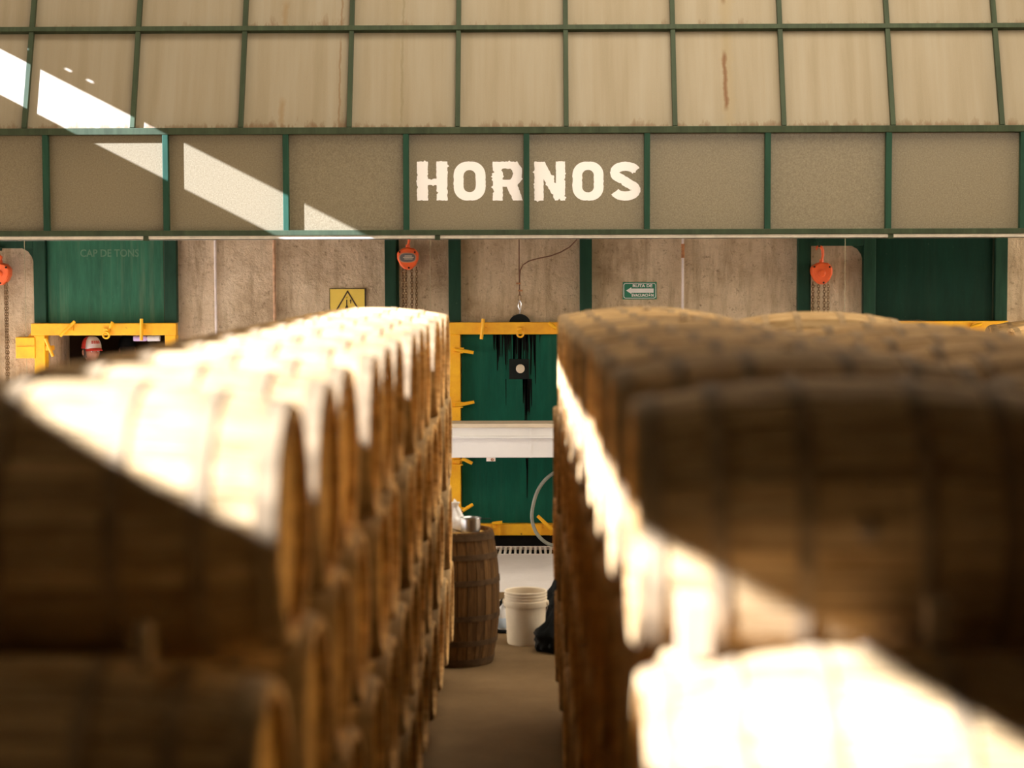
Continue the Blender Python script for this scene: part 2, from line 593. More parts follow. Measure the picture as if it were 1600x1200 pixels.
w = MB(); w.box(-6.54, -1.1, 7.5, -0.6, 14.4, 7.6); w.box(-6.54, 15.4, 7.5, -0.6, 22, 7.6); w.box(5.4, -1.1, 7.5, 9.3, 22, 7.6); w.box(-0.6, -1.1, 7.5, 5.4, 10.0, 7.6); w.box(-0.6, 15.4, 7.5, 5.4, 22, 7.6)
struct(w, 'ceiling', M['shed'])
w = MB(); w.box(-2.0, -1.0, 3.7, 9.2, 5.3, 3.85); w.box(-6.5, -1.0, 3.7, -2.0, 0.6, 3.85)  # unseen deck added overhead to keep light off the near barrels
struct(w, 'ceiling_shade_deck', M['shade_deck'])

# ------------------------------------------------------------------ the hood over the ovens
HY = 15.90
hood = thing('oven_hood', 'long green-framed hood of beige sheets painted HORNOS, hanging over the oven wall', 'hood', (0, HY, 0))
O = Vector((0, HY, 0))
z_bot = at(822, 363, HY).z
z_top = at(822, 204, HY).z
x_l, x_r = -6.2, 6.4
HT = 0.055
foot_z, foot_y = z_top + 0.02, 0.03                # where the slanted part starts (hood-local y)
SL = 0.36                                           # run back per metre of rise
fx = [-0.035 + 0.998 * i for i in range(-6, 4)] + [at(1596, 280, HY).x] + [at(1596, 280, HY).x + 1.05 * k for k in (1, 2)]
fx = [x_l] + fx
ph = z_top - z_bot
for i in range(len(fx) - 1):
    a, b = fx[i], fx[i + 1]
    if b - a < 0.1: continue
    p = MB(); p.box(-(b - a) / 2 + 0.015, 0.0, 0.0, (b - a) / 2 - 0.015, 0.012, ph)
    p.build('fascia_panel', M['fascia'], hood, loc=((a + b) / 2, 0.0, z_bot))
for x in fx[1:]:
    p = MB(); p.box(-0.024, -0.062, 0, 0.024, 0.0, ph)
    p.build('mullion', M['green'], hood, bevel=0.004, loc=(x, 0, z_bot))
p = MB(); p.box(x_l, -0.066, -0.028, x_r, 0.03, 0.028)
p.build('rail', M['green_rail'], hood, bevel=0.004, loc=(0, 0, z_top))
p = MB(); p.box(x_l, -0.066, -0.022, x_r, 0.03, 0.022)
p.build('rail', M['green_rail'], hood, bevel=0.004, loc=(0, 0, z_bot))
p = MB(); p.box(x_l, -0.05, -0.056, x_r, -0.03, -0.024); p.box(x_l, -0.05, -0.056, x_r, 0.06, -0.050)
p.build('lower_lip', plain('pale_lip_metal', (0.62, 0.55, 0.42), 0.5), hood, loc=(0, 0, z_bot))
for px in (230, 684, 1390):
    p = MB(); p.box(-0.022, -0.056, -0.062, 0.022, -0.02, -0.02)
    p.build('bracket', M['green_rail'], hood, loc=(at(px, 368, HY).x, 0, z_bot))

# slanted sheets: columns 0.898 m apart, three rows
srow = [foot_z]
zz = at(885, 46, HY + 0.31).z
srow += [zz, zz + (zz - foot_z), zz + 2 * (zz - foot_z)]
LEN = math.sqrt(1 + SL * SL)
tilt = -math.atan(SL)
sx = [0.296 + 0.902 * i for i in range(-7, 7)]
M['slant'] = slant_panel('beige_slanted_sheet', rust=0.45)
M['slant_rusty'] = slant_panel('rusty_slanted_sheet', [(0.36, 0.0, 0.85, 0.010, (0.17, 0.085, 0.028), 0.7), (-0.12, 0.0, 0.3, 0.03, (0.21, 0.12, 0.04), 0.6)], rust=1.0)
M['slant_drip'] = slant_panel('dripped_slanted_sheet', [(0.0, 0.0, 0.9, 0.06, (0.255, 0.185, 0.085), 0.5), (-0.02, 0.14, 0.72, 0.022, (0.13, 0.05, 0.008), 0.95)], rust=0.6)
M['slant_top_drip'] = slant_panel('dripped_upper_sheet', [(0.0, 0.0, 0.9, 0.07, (0.255, 0.185, 0.085), 0.5), (-0.02, 0.22, 0.8, 0.02, (0.13, 0.05, 0.008), 0.9)], rust=0.6)
M['slant_crack'] = slant_panel('cracked_slanted_sheet', [(-0.08, 0.0, 0.86, 0.05, (0.225, 0.17, 0.085), 0.5), (-0.02, 0.0, 0.86, 0.012, (0.17, 0.125, 0.055), 0.6)], rust=0.5)
for r_ in range(3):
    z0, z1 = srow[r_], srow[r_ + 1]
    for i in range(len(sx) - 1):
        a, b = sx[i], sx[i + 1]
        k = i - 7
        h = (z1 - z0) * LEN
        mat = M['slant']
        if k == -3 and r_ < 2: mat = M['slant_rusty']
        if k == 1: mat = M['slant_drip'] if r_ == 0 else M['slant_top_drip']
        if k == -2: mat = M['slant_crack']
        p = MB(); p.box(-(b - a) / 2 + 0.01, 0.0, 0, (b - a) / 2 - 0.01, 0.010, h)
        o = p.build('slanted_panel', mat, hood, loc=((a + b) / 2, foot_y + (z0 - foot_z) * SL, z0))
        o.rotation_euler = (tilt, 0, 0)
htot = (srow[-1] - foot_z) * LEN
for x in sx:
    p = MB(); p.box(-0.020, -0.046, 0, 0.020, 0.0, htot)
    o = p.build('slanted_mullion', M['green_rail'], hood, bevel=0.003, loc=(x, foot_y, foot_z))
    o.rotation_euler = (tilt, 0, 0)
for z in srow[1:]:
    p = MB(); p.box(sx[0], -0.055, -0.022, sx[-1], 0.0, 0.022)
    o = p.build('slanted_rail', M['green_rail'], hood, bevel=0.003, loc=(0, foot_y + (z - foot_z) * SL, z))
    o.rotation_euler = (tilt, 0, 0)
# hood ceiling running back to the wall, and hanger arms that carry the hood on the wall
ty = foot_y + (srow[-1] - foot_z) * SL
p = MB(); p.box(x_l, ty, srow[-1], x_r, WY - HY, srow[-1] + 0.03)
p.build('back_sheet', M['shed'], hood)
for x in (-5.9, 5.9):
    p = MB(); p.bar((x, 0.03, z_top), (x, WY - HY, z_top), 0.05, 0.05)
    p.build('wall_arm', M['green'], hood)

# painted word, letter by letter
rl = random.Random(3)


def rough_loop(pts, step=0.012, jit=0.0025, chip=0.0):
    out = []
    n = len(pts)
    for i in range(n):
        p, q = Vector(pts[i]), Vector(pts[(i + 1) % n])
        d = q - p
        k = max(1, int(d.length / step))
        nn = Vector((-d.y, d.x)).normalized() if d.length > 1e-9 else Vector((0, 0))
        for j in range(k):
            off = rl.uniform(-jit, jit)
            if chip and 0 < j < k - 1 and rl.random() < chip: off += rl.choice((-1, 1)) * rl.uniform(0.004, 0.014)
            out.append(p + d * (j / k) + (nn * off if j else Vector((0, 0))))
    return out


def rrect(x0, y0, x1, y1, r, n=6):
    pts = []
    for cx, cy, a in ((x1 - r, y1 - r, 0), (x0 + r, y1 - r, 90), (x0 + r, y0 + r, 180), (x1 - r, y0 + r, 270)):
        for i in range(n + 1):
            t = R(a + 90 * i / n)
            pts.append((cx + r * math.cos(t), cy + r * math.sin(t)))
    return pts


def stroke(path, wd):
    path = [Vector(p) for p in path]
    L, Rr = [], []
    for i, p in enumerate(path):
        d = (path[min(i + 1, len(path) - 1)] - path[max(i - 1, 0)]).normalized()
        nn = Vector((-d.y, d.x)) * wd / 2
        L.append(p + nn)
        Rr.append(p - nn)
    return L + Rr[::-1]


def letter(ch, w, h):
    t = 0.36 * w
    if ch == 'H':
        return [[(0, 0), (t, 0), (t, h * .40), (w - t, h * .40), (w - t, 0), (w, 0), (w, h), (w - t, h), (w - t, h * .56), (t, h * .56), (t, h), (0, h)]]
    if ch == 'O':
        t = 0.31 * w
        return [rrect(0, 0, w, h, w * .42, 8), rrect(t, t * .85, w - t, h - t * .85, w * .18, 6)]
    if ch == 'R':
        t = 0.33 * w
        return [[(0, 0), (t, 0), (t, h * .36), (w * .46, h * .36), (w - t, 0), (w, 0), (w * .82, h * .40), (w * .95, h * .52), (w * .97, h * .82), (w * .84, h * .97), (w * .7, h), (0, h)],
                [(t, h * .54), (w * .58, h * .54), (w * .65, h * .62), (w * .65, h * .77), (w * .58, h * .82), (t, h * .82)]]
    if ch == 'N':
        t = 0.30 * w
        return [[(0, 0), (t, 0), (t, h * .56), (w - t * 1.1, 0), (w, 0), (w, h), (w - t, h), (w - t, h * .45), (t * 1.1, h), (0, h)]]
    if ch == 'S':
        wd = .235 * h
        pts = []
        cx, r1x = w / 2, w / 2 - wd / 2
        ty_, by = h * .72, h * .27
        for i in range(13):
            t = R(15 + (235 - 15) * i / 12)
            pts.append((cx + r1x * math.cos(t) * (1.0 if i > 2 else 1.02), ty_ + (h - wd / 2 - ty_) * math.sin(t)))
        for i in range(15):
            t = R(55 - (55 + 165) * i / 14)
            pts.append((cx + r1x * math.cos(t), by + (by - wd / 2) * math.sin(t)))
        return [stroke(pts, wd)]


def paint_mat():
    m, nt, b = new_mat('chipped_white_paint')
    f = noise(nt, coords(nt, (1, 1, 1), rand=8), 26, 6, 0.75)
    c = ramp(nt, f, [(0.24, (0.42, 0.35, 0.24)), (0.31, (0.86, 0.80, 0.74))])
    nt.links.new(c, b.inputs['Base Color'])
    b.inputs['Roughness'].default_value = 0.6
    return m


M['letter_paint'] = paint_mat()
for ch, x0, x1, chip in (('H', 651.7, 699, .16), ('O', 709, 758.5, .07), ('R', 770, 817, .16), ('N', 835, 883, .14), ('O', 894.5, 943, .06), ('S', 953, 1001, .06)):
    P0 = at(x0, 313.5, HY); P1 = at(x1, 252.5, HY)
    cu = bpy.data.curves.new('letter', 'CURVE')
    cu.dimensions = '2D'
    cu.fill_mode = 'BOTH'
    cu.extrude = 0.0012
    for loop in letter(ch, P1.x - P0.x, P1.z - P0.z):
        pts = rough_loop(loop, chip=chip)
        s_ = cu.splines.new('POLY')
        s_.points.add(len(pts) - 1)
        for q, p in zip(s_.points, pts): q.co = (p[0], p[1], 0, 1)
        s_.use_cyclic_u = True
    o = bpy.data.objects.new('letter', cu)
    COL.objects.link(o)
    me = baked(o, 'letter', M['letter_paint'])
    me.transform(Matrix.Rotation(PI / 2, 4, 'X'))
    put(me, 'letter', hood, (P0.x, -0.0013, P0.z))

# ------------------------------------------------------------------ oven fronts
OW = ('at the sunlit end', 'in the middle', 'at the shaded end')
GY = WY - 0.10                                       # front of the green guides
gw = 0.058
Zt = 4.3
names = ('first oven', 'middle oven', 'third oven')
where = ('beside the red-capped man', 'between the barrel stacks', 'behind the shaded barrels')


def clamp(parent, p_bolt, p0, p1, y, r=0.0155, ring=False):
    """a swing clamp: lug on the frame, eye bolt and the lever rod between two points of the photo (all at depth y)"""
    b = at(*p_bolt, y)
    lug = MB()
    lug.box(-0.03, -0.02, -0.022, 0.03, 0.088, 0.022)
    lug.lathe([(0.0, -0.035), (0.019, -0.035), (0.019, 0.0), (0.0, 0.0)], 10, axis='Y')
    if ring: lug.torus((0, -0.035, -0.045), 0.030, 0.0105, 16, 6)
    c = lug.build('clamp', M['yellow'], parent, bevel=0.003, loc=b - Vector(parent.location))
    if p0:
        a, e = at(*p0, y - 0.045) - b, at(*p1, y - 0.045) - b
        rod = MB(); rod.tube([a, a.lerp(e, 0.5), e], [r, r * 1.15, r], 8)
        rod.build('lever', M['yellow'], c, smooth=True)
    return c


FY = WY - 0.13                                       # front of the yellow frames
for k in range(3):
    cx = OVEN_X[k]
    g = thing('door_guide_frame', 'green steel door guide and hoist bay on the wall, %s' % where[k], 'guide frame', (cx, GY, 0), 'green oven door guides')
    for s_ in (-1, 1):
        p = MB(); x = s_ * (OPEN_W + gw)
        p.box(x - gw, 0, 2.128, x + gw, 0.10, Zt)
        p.build('guide', M['green'], g, bevel=0.006)
    xh = at((-34, 610, 1256)[k], 420, GY).x - cx
    p = MB(); p.box(xh - 0.055, 0, 0.0, xh + 0.055, 0.10, Zt)
    p.build('bay_post', M['green'], g, bevel=0.006)
    lz = at((20, 660, 1300)[k], (388, 366, 384)[k], GY).z
    p = MB(); p.box(xh + 0.055, 0.0, lz, -OPEN_W - 2 * gw, 0.10, lz + 0.16)
    p.build('lintel', M['green'], g, bevel=0.005)
    if k != 1:
        xr = -OPEN_W - 2 * gw
        p = MB(); p.prism([(xr, lz), (xr - 0.11, lz), (xr - 0.055, lz - 0.03), (xr - 0.02, lz - 0.08), (xr, lz - 0.14)], 0.03, 0.05)
        p.build('gusset', M['green'], g)
    hb = at((1, 637.5, 1283.5)[k], (400, 362, 386)[k], WY - 0.16)
    p = MB(); p.box(hb.x - cx - .05, WY - 0.19 - GY, hb.z + .0504, hb.x - cx + .0, 0.0, hb.z + .085)
    p.build('hoist_bracket', M['green'], g, bevel=0.003)
    # rear roller beam low inside the bay
    p = MB(); p.box(xh + 0.055, 0.05, 0.0, xh + 0.075, 0.10, lz)
    p.build('bay_flange', M['green'], g)

    # the sliding door
    dz0 = OPEN_B - 0.04 if k == 1 else 2.125
    dz1 = dz0 + 1.96
    mat = (M['door_worn'], M['door'], M['door_dark'])[k]
    lab = ('worn green sliding door raised above the red-capped man', 'green oven door shut between the barrel stacks, tar streaks from its top',
           'dark green sliding door raised behind the shaded barrels')[k]
    d = thing('sliding_gate', lab, 'oven door', (cx, GY, dz0), 'green oven doors')
    p = MB(); p.box(-OPEN_W + .004, 0.055, 0, OPEN_W - .004, 0.085, 1.96)
    p.build('door_plate', mat, d, bevel=0.003)
    p = MB(); p.box(OPEN_W - 0.016, 0.047, 0, OPEN_W - .004, 0.055, 1.96)
    p.build('edge_strip', M['green_rail'], d)
    if k == 1:
        L = at(812, 504, GY)
        p = MB()
        pts = [(0.105 * math.cos(R(a)), 0.10 * math.sin(R(a))) for a in range(0, 181, 15)]
        p.prism(pts, 0.057, 0.083)
        p.build('lifting_lug', M['black_metal'], d, loc=(L.x - cx, 0, L.z - dz0 - 0.02))
        c = at(811, 577, GY)
        p = MB(); p.box(-0.095, 0.03, -0.095, 0.095, 0.056, 0.095)
        pl = p.build('port_plate', M['black_metal'], d, bevel=0.003, loc=(c.x - cx + 0.0, 0, c.z - dz0))
        p = MB(); p.lathe([(0, -0.005), (0.038, -0.005), (0.042, 0.0), (0.042, 0.03), (0, 0.03)], 20, axis='Y')
        p.build('port_cap', M['pail'], pl, smooth=True, loc=(0.012, 0, 0.005))
        # tar runs: thin raised drips
        rt = random.Random(5)
        p = MB()
        for x0, x1, n_, lo, hi in ((772, 800, 16, 530, 578), (800, 836, 24, 540, 600), (818, 830, 10, 600, 664), (790, 792, 1, 600, 650), (843, 846, 2, 520, 590), (822, 826, 3, 720, 812)):
            for i in range(n_):
                x = rt.uniform(x0, x1)
                ytop = 523 if lo < 600 else (592 if lo < 700 else 716)
                a = at(x, ytop, GY + 0.054); b_ = at(x + rt.uniform(-1, 1), rt.uniform(lo, hi), GY + 0.054)
                wdt = rt.uniform(0.004, 0.013)
                o_ = Vector((cx, GY, dz0))
                a -= o_; b_ -= o_
                p.add([(a.x - wdt, a.y, a.z), (a.x + wdt, a.y, a.z), (b_.x + wdt * .4, b_.y, b_.z), (b_.x, b_.y, b_.z - 0.02), (b_.x - wdt * .4, b_.y, b_.z),
                       (a.x - wdt, a.y - .002, a.z), (a.x + wdt, a.y - .002, a.z), (b_.x + wdt * .4, b_.y - .002, b_.z), (b_.x, b_.y - .002, b_.z - 0.02), (b_.x - wdt * .4, b_.y - .002, b_.z)],
                      [(0, 1, 2, 3, 4), (9, 8, 7, 6, 5), (0, 5, 6, 1), (1, 6, 7, 2), (2, 7, 8, 3), (3, 8, 9, 4), (4, 9, 5, 0)])
        tag(p.build('tar_streaks', M['black_plastic'], d), kind='stuff')
    if k == 0:
        c = at(169, 396, GY)
        put(text_mesh('CAP DE TONS', 0.10, M['faded'], 'faded_lettering', 0.56, 0.001), 'faded_lettering', d, (c.x - cx, 0.0545, c.z - dz0))

    # yellow frame round the mouth
    yl = ('yellow steel frame round the open oven mouth of the red-capped man', 'yellow steel frame round the shut oven door between the stacks',
          'yellow steel frame mostly hidden behind the shaded barrels')[k]
    fr = thing('oven_mouth_frame', yl, 'door frame', (cx, FY, 0), 'yellow oven mouth frames')
    z1, z0 = 2.125, 2.01
    xo = OPEN_W + 2 * gw
    p = MB(); p.box(-xo - (0.0 if k else 0.02), -0.02, z0, xo, 0.074, z1)
    p.build('top_beam', M['yellow'], fr, bevel=0.006)
    for s_ in (-1, 1):
        p = MB(); p.box(s_ * (OPEN_W + gw) - 0.052, -0.01, 0.0, s_ * (OPEN_W + gw) + 0.052, 0.13, z0)
        p.build('jamb', M['yellow'], fr, bevel=0.006)
    p = MB(); p.box(-OPEN_W, -0.02, 0.085, OPEN_W, 0.074, 0.195)
    p.build('bottom_beam', M['yellow'], fr, bevel=0.006)
    if k == 1:
        clamp(fr, (756, 515), (755, 498), (752, 530), FY - 0.02)
        clamp(fr, (813, 514), None, None, FY - 0.02, ring=True)
        clamp(fr, (862, 508), (857, 504), (869, 513), FY - 0.02)
        for (bx, by, e0, e1) in ((716, 547, (711, 546), (740, 551)), (716, 632, (711, 634), (741, 628)), (716, 722, (722, 716), (738, 724)), (716, 796, (723, 798), (739, 788))):
            c = clamp(fr, (bx, by), e0, e1, FY - 0.01)
            q = MB(); q.box(-0.05, -0.045, 0.012, 0.055, 0.0, 0.024); q.box(-0.05, -0.045, -0.03, 0.045, 0.0, -0.02)
            q.build('clamp_plate', M['yellow'], c)
        for (bx, by, pl0, pl1) in ((772, 822, (769, 818), (785, 816)), (852, 822, (840, 806), (863, 828))):
            c = clamp(fr, (bx, by), pl0, pl1, FY - 0.02)
            q = MB(); q.box(-0.055, -0.05, -0.085, -0.045, -0.02, 0.02); q.box(0.045, -0.05, -0.085, 0.055, -0.02, 0.02)
            q.build('clamp_fork', M['yellow'], c)
    if k == 0:
        clamp(fr, (110, 513), (117, 502), (94, 525), FY - 0.02)
        clamp(fr, (167, 516), (176, 503), (172, 513), FY - 0.02, ring=True)
        clamp(fr, (222, 511), (221, 498), (221, 532), FY - 0.02)
        clamp(fr, (77, 544), (71, 529), (83, 557), FY - 0.01)
        a, b_ = at(31, 559, WY), at(61, 526, WY)
        p = MB(); p.box(a.x - cx, -0.02, a.z, b_.x - cx, 0.13, b_.z)
        br = p.build('side_bracket', M['yellow'], fr, bevel=0.008)
        p = MB(); p.box(a.x - cx + 0.01, -0.032, a.z + 0.10, b_.x - cx, -0.02, a.z + 0.113)
        p.build('bracket_rib', M['yellow'], br)
        a, b_, c_ = at(45, 526, WY) , at(62, 526, WY), at(62, 505, WY)
        p = MB(); p.prism([(a.x - cx, a.z), (b_.x - cx, b_.z), (c_.x - cx, c_.z)], 0.09, 0.13)
        p.build('corner_gusset', M['yellow'], fr)
    if k == 2:
        clamp(fr, (1520, 508), (1516, 512), (1534, 506), FY - 0.02)

# ------------------------------------------------------------------ chain hoists
def chain_mb(mb, x, y, z1, z0, rr, jit=0.0):
    z = z1
    i = 0
    while z > z0:
        s_ = rr.uniform(-jit, jit)
        c = Vector((x + s_, y, z))
        pts = []
        for k in range(9):
            t = 2 * PI * k / 8
            u, v = 0.0115 * math.cos(t), 0.0175 * math.sin(t)
            if i % 2: pts.append(c + Vector((u, 0, v)))
            else: pts.append(c + Vector((u * .35, u, v)))
        mb.tube(pts, 0.0045, 4, False)
        z -= 0.026
        i += 1


rc = random.Random(12)
HYD = WY - 0.16
for k, (px, py, hook_top, chx, chend) in enumerate(((1, 428, 400, (6.5, 10.5), 606), (637.5, 404, 362, (629, 634, 643, 650.5), 520), (1283.5, 427, 386, (1271, 1279, 1289, 1294), 520))):
    c = at(px, py, HYD)
    lab = ('orange chain hoist in the bay beside the red-capped man', 'orange chain hoist with an oval grey plate, above the sunlit barrels',
           'plain orange chain hoist with a round boss, beside the dark green door')[k]
    h = thing('chain_hoist', lab, 'chain hoist', c, 'orange chain hoists')
    s = 0.102
    poly = [(-s, .055), (-s * .55, .092), (-.01, .108), (s * .6, .095), (s, .05), (s * .96, -.01), (s * .72, -.062), (.03, -.105), (-.03, -.105), (-s * .72, -.062), (-s * .97, -.005)]
    p = MB(); p.prism(poly, -0.05, 0.06)
    bd = p.build('body', M['orange'], h, bevel=0.018)
    p = MB(); p.prism([(x * .90, z * .90) for x, z in poly], -0.060, -0.048)
    p.build('cover', M['orange'], bd, bevel=0.006)
    if k == 1:
        p = MB(); n_ = 24
        el = [(0.082 * math.copysign(abs(math.cos(2 * PI * i / n_)) ** .75, math.cos(2 * PI * i / n_)), 0.048 * math.copysign(abs(math.sin(2 * PI * i / n_)) ** .75, math.sin(2 * PI * i / n_))) for i in range(n_)]
        p.prism(el, -0.068, -0.058)
        p.build('plate_rim', plain('plate_rim', (0.62, 0.30, 0.16), 0.4), bd, loc=(0, 0, 0.008))
        p = MB(); p.prism([(x * .88, z * .84) for x, z in el], -0.071, -0.066)
        pl = p.build('name_plate', M['plate_grey'], bd, loc=(0, 0, 0.008))
        p = MB()
        for z, w_ in ((0.016, .035), (0.002, .05), (-0.012, .04)):
            p.box(-w_ + 0.008, -0.0735, z - 0.0035, w_ + 0.008, -0.071, z + 0.0035)
        p.build('plate_marks', M['pail'], bd, loc=(0, 0, 0.008))
    else:
        p = MB(); p.lathe([(0, -0.078), (0.02, -0.078), (0.032, -0.072), (0.034, -0.058)], 20, axis='Y')
        p.build('boss', M['orange'], bd, smooth=True)
    p = MB()
    for x, z in ((-.075, .062), (.068, .06), (.012, -.088)):
        p.lathe([(0, -0.066), (0.009, -0.066), (0.009, -0.05)], 8, (x, 0, z), 'Y')
    p.build('cover_bolts', M['black_metal'], bd)
    zt = at(px, hook_top, HYD).z - c.z
    p = MB()
    p.tube([(0.0, 0, .10), (0.004, 0, .13), (0.012, 0, .17), (0.010, 0, zt - 0.03), (-0.004, 0, zt), (-0.026, 0, zt + .012), (-0.046, 0, zt - 0.004), (-0.05, 0, zt - 0.03)], [0.014, .011, .013, .015, .015, .013, .010, .005], 10)
    p.lathe([(0.0, .135), (0.020, .13), (0.022, .105), (0.0, .095)], 12)
    p.build('hook', M['orange'], h, smooth=True)
    for j, x in enumerate(chx):
        e = at(x, py + 16, HYD) - c
        m = MB(); chain_mb(m, e.x, 0.0 if j % 2 else 0.035, e.z, at(x, chend, HYD).z - c.z, rc, 0.0012)
        tag(m.build('chain', M['chain'], h, fix=False, smooth=True), kind='stuff')
    # hanger strap from the hook up to the wall bracket above
    p = MB(); p.box(-0.035, -0.02, zt + 0.0, -0.015, 0.02, zt + 0.05)
    p.build('hanger', M['green'], h)

# ------------------------------------------------------------------ pipes, wires and the lifting cable on the wall
for px, y0, mat, lab, r_ in ((336, 372, M['pale_pipe'], 'thin pale vertical pipe on plaster near the worn green door', .0125),
                             (428, 372, M['rust_pipe'], 'thin rust-coloured vertical pipe on plaster near the yellow warning sign', .0145),
                             (1067, 368, M['pale_pipe'], 'thin white vertical pipe with a rusted joint beside the evacuation sign', .0125)):
    y = WY - 0.03
    t = at(px, y0, y)
    g = thing('wall_pipe', lab, 'pipe', (t.x, y, 0), 'thin pipes on the oven wall')
    p = MB(); p.tube([(0, 0, 0.0), (0, 0, t.z + 0.6)], r_, 10)
    p.build('pipe_run', mat, g, smooth=True)
    p = MB()
    for z in (0.9, 1.9, t.z + 0.3): p.box(-0.03, 0.0, z - 0.012, 0.03, 0.03, z + 0.012)
    p.build('pipe_clips', M['rust'], g)
    if px == 1067:
        a = at(px, 403, y).z; b_ = at(px, 381, y).z
        p = MB(); p.tube([(0, 0, a), (0, 0, (a + b_) / 2), (0, 0, b_)], [.017, .015, .017], 10)
        p.build('rusted_joint', M['rust'], g, smooth=True)
for px, lab in ((38, 'thin taut wire beside the yellow bracket at the red-capped man'), (672, 'thin taut wire beside the hoist with the oval plate'), (1320.5, 'thin taut wire beside the plain round-boss hoist')):
    y = WY - 0.108
    t = at(px, 372, y)
    p = MB(); p.tube([(0, 0, -0.2), (0, 0, t.z + 0.75)], 0.0028, 6)
    o = p.build('taut_wire', M['wire'], None, loc=(t.x, y, 0.0))
    tag(o, lab, 'wire', 'taut wires on the oven wall')

cy = WY - 0.16
top = at(811, 366, cy)
g = thing('lifting_cable', 'brown lifting cable with a loose tail, hooked to the shut oven door', 'cable', (top.x, cy, at(812, 488, cy).z))
L0 = Vector(g.location)
P = lambda x, y: at(x, y, cy) - L0
p = MB(); p.tube([P(811, 320), P(811, 420), P(812, 462)], 0.0065, 6)
p.build('cable_run', M['rope'], g, smooth=True)
p = MB()
pts = [P(812, 446), P(812, 430), P(813, 422), P(817, 414), P(826, 408), P(840, 404), P(860, 400), P(876, 394), P(890, 386), P(900, 376), P(905, 366), P(907, 340)]
p.tube(pts, 0.0065, 6)
p.build('cable_tail', M['rope'], g, smooth=True)
p = MB()
for x, y in ((810, 443), (813, 454)):
    c = P(x, y); p.box(c.x - .022, c.y - .012, c.z - .008, c.x + .022, c.y + .012, c.z + .008)
p.build('cable_grip', M['rust'], g, bevel=0.003)
p = MB()
p.tube([P(812, 458), P(809.5, 463), P(809.5, 468), P(812, 471), P(814, 468), P(814, 463), P(812, 458)], 0.005, 6, False)
p.build('thimble', M['chain'], g, smooth=True)
p = MB()
p.tube([P(812, 469), P(810, 474), P(810, 479), P(812, 484)], 0.006, 6)
p.tube([P(812, 469), P(814.5, 474), P(814, 479), P(812, 490)], 0.006, 6)
p.build('shackle', M['steel'], g, smooth=True)

# ------------------------------------------------------------------ signs
c = at(543.5, 479, WY)
g = thing('warning_sign', 'square yellow warning sign with a black triangle, on the plaster above the sunlit barrels', 'sign', (c.x, WY, c.z))
hw = 0.176
p = MB(); p.box(-hw, -0.012, -hw, hw, 0, hw); p.build('sign_board', M['sign_black'], g)
p = MB(); p.box(-hw + .008, -0.014, -hw + .008, hw - .014, -0.012, hw - .008); p.build('sign_face', M['sign_yellow'], g)
p = MB()
ap, bl, brr = Vector((0.0, hw - .03)), Vector((-.158, -.12)), Vector((.158, -.12))
for a, b_ in ((ap, bl), (bl, brr), (brr, ap)):
    d = (b_ - a).normalized() * 0.006
    nn = Vector((-d.y, d.x)).normalized() * 0.0065
    q = [a - d + nn, b_ + d + nn, b_ + d - nn, a - d - nn]
    p.prism([(v.x, v.y) for v in q], -0.0165, -0.014)
p.build('triangle', M['sign_black'], g)
p = MB(); p.prism([(0.018, .052), (0.028, .072), (0.038, .052), (.031, .052), (.031, .030), (.025, .030), (.025, .052)], -0.0165, -0.014)
p.build('arrow', M['sign_black'], g)
p = MB(); p.box(-0.014, -0.0165, 0.0, -0.003, -0.014, .066)
p.prism([(-.028, -.045), (.010, -.045), (.004, -.005), (-.003, .012), (-.014, .012), (-.022, -.005)], -0.0165, -0.014)
p.build('pictogram', M['sign_black'], g)
p = MB(); p.prism([(-.018, .078), (-.006, .075), (.003, .086), (.004, .100), (-.006, .092), (-.016, .094)], -0.0165, -0.014)
p.build('pictogram_flame', M['sign_gold'], g)

c = at(999.5, 454.3, WY)
g = thing('evacuation_sign', 'small green RUTA DE EVACUACIÓN sign with a white arrow, on the plaster', 'sign', (c.x, WY, c.z))
u = 0.3265 / 54.0                                    # metres per pixel on the wall
hw, hh = 26.8 * u, 13.6 * u
p = MB(); p.box(-hw, -0.008, -hh, hw, 0, hh); p.build('sign_board', M['sign_green'], g)
cu = []
for a in (0, 1):
    cu.append(rrect(-hw + (.007, .0125)[a], -hh + (.009, .0145)[a], hw - (.007, .0125)[a], hh - (.009, .0145)[a], (.022, .017)[a], 6))
n_ = len(cu[0])
p = MB()
vs_ = [(x, yy, z) for yy in (-0.0095, -0.008) for lp in cu for x, z in lp]
fs_ = []
for i in range(n_):
    j = (i + 1) % n_
    fs_ += [(i, j, n_ + j, n_ + i), (2 * n_ + i, 3 * n_ + i, 3 * n_ + j, 2 * n_ + j), (i, 2 * n_ + i, 2 * n_ + j, j), (n_ + i, n_ + j, 3 * n_ + j, 3 * n_ + i)]
p.add(vs_, fs_)
p.build('sign_border', M['white_paint'], g)
p = MB()
p.prism([(-21.5 * u, .4 * u), (-13.2 * u, 5.6 * u), (-13.2 * u, 3.6 * u), (22 * u, 3.6 * u), (22 * u, -3.2 * u), (-13.2 * u, -3.2 * u), (-13.2 * u, -5.0 * u)], -0.0097, -0.008)
p.build('arrow', M['white_paint'], g)
for body, wdt, x, z in (('RUTA DE', 31 * u, 4.5 * u, 7.6 * u), ('EVACUACIÓN', 34.5 * u, 4.6 * u, -7.3 * u)):
    me = text_mesh(body, 0.038, M['white_paint'], 'sign_lettering', wdt, 0.0012)
    xs_ = [v.co.x for v in me.vertices]
    put(me, 'sign_lettering', g, (x - (max(xs_) + min(xs_)) / 2, -0.0092, z))

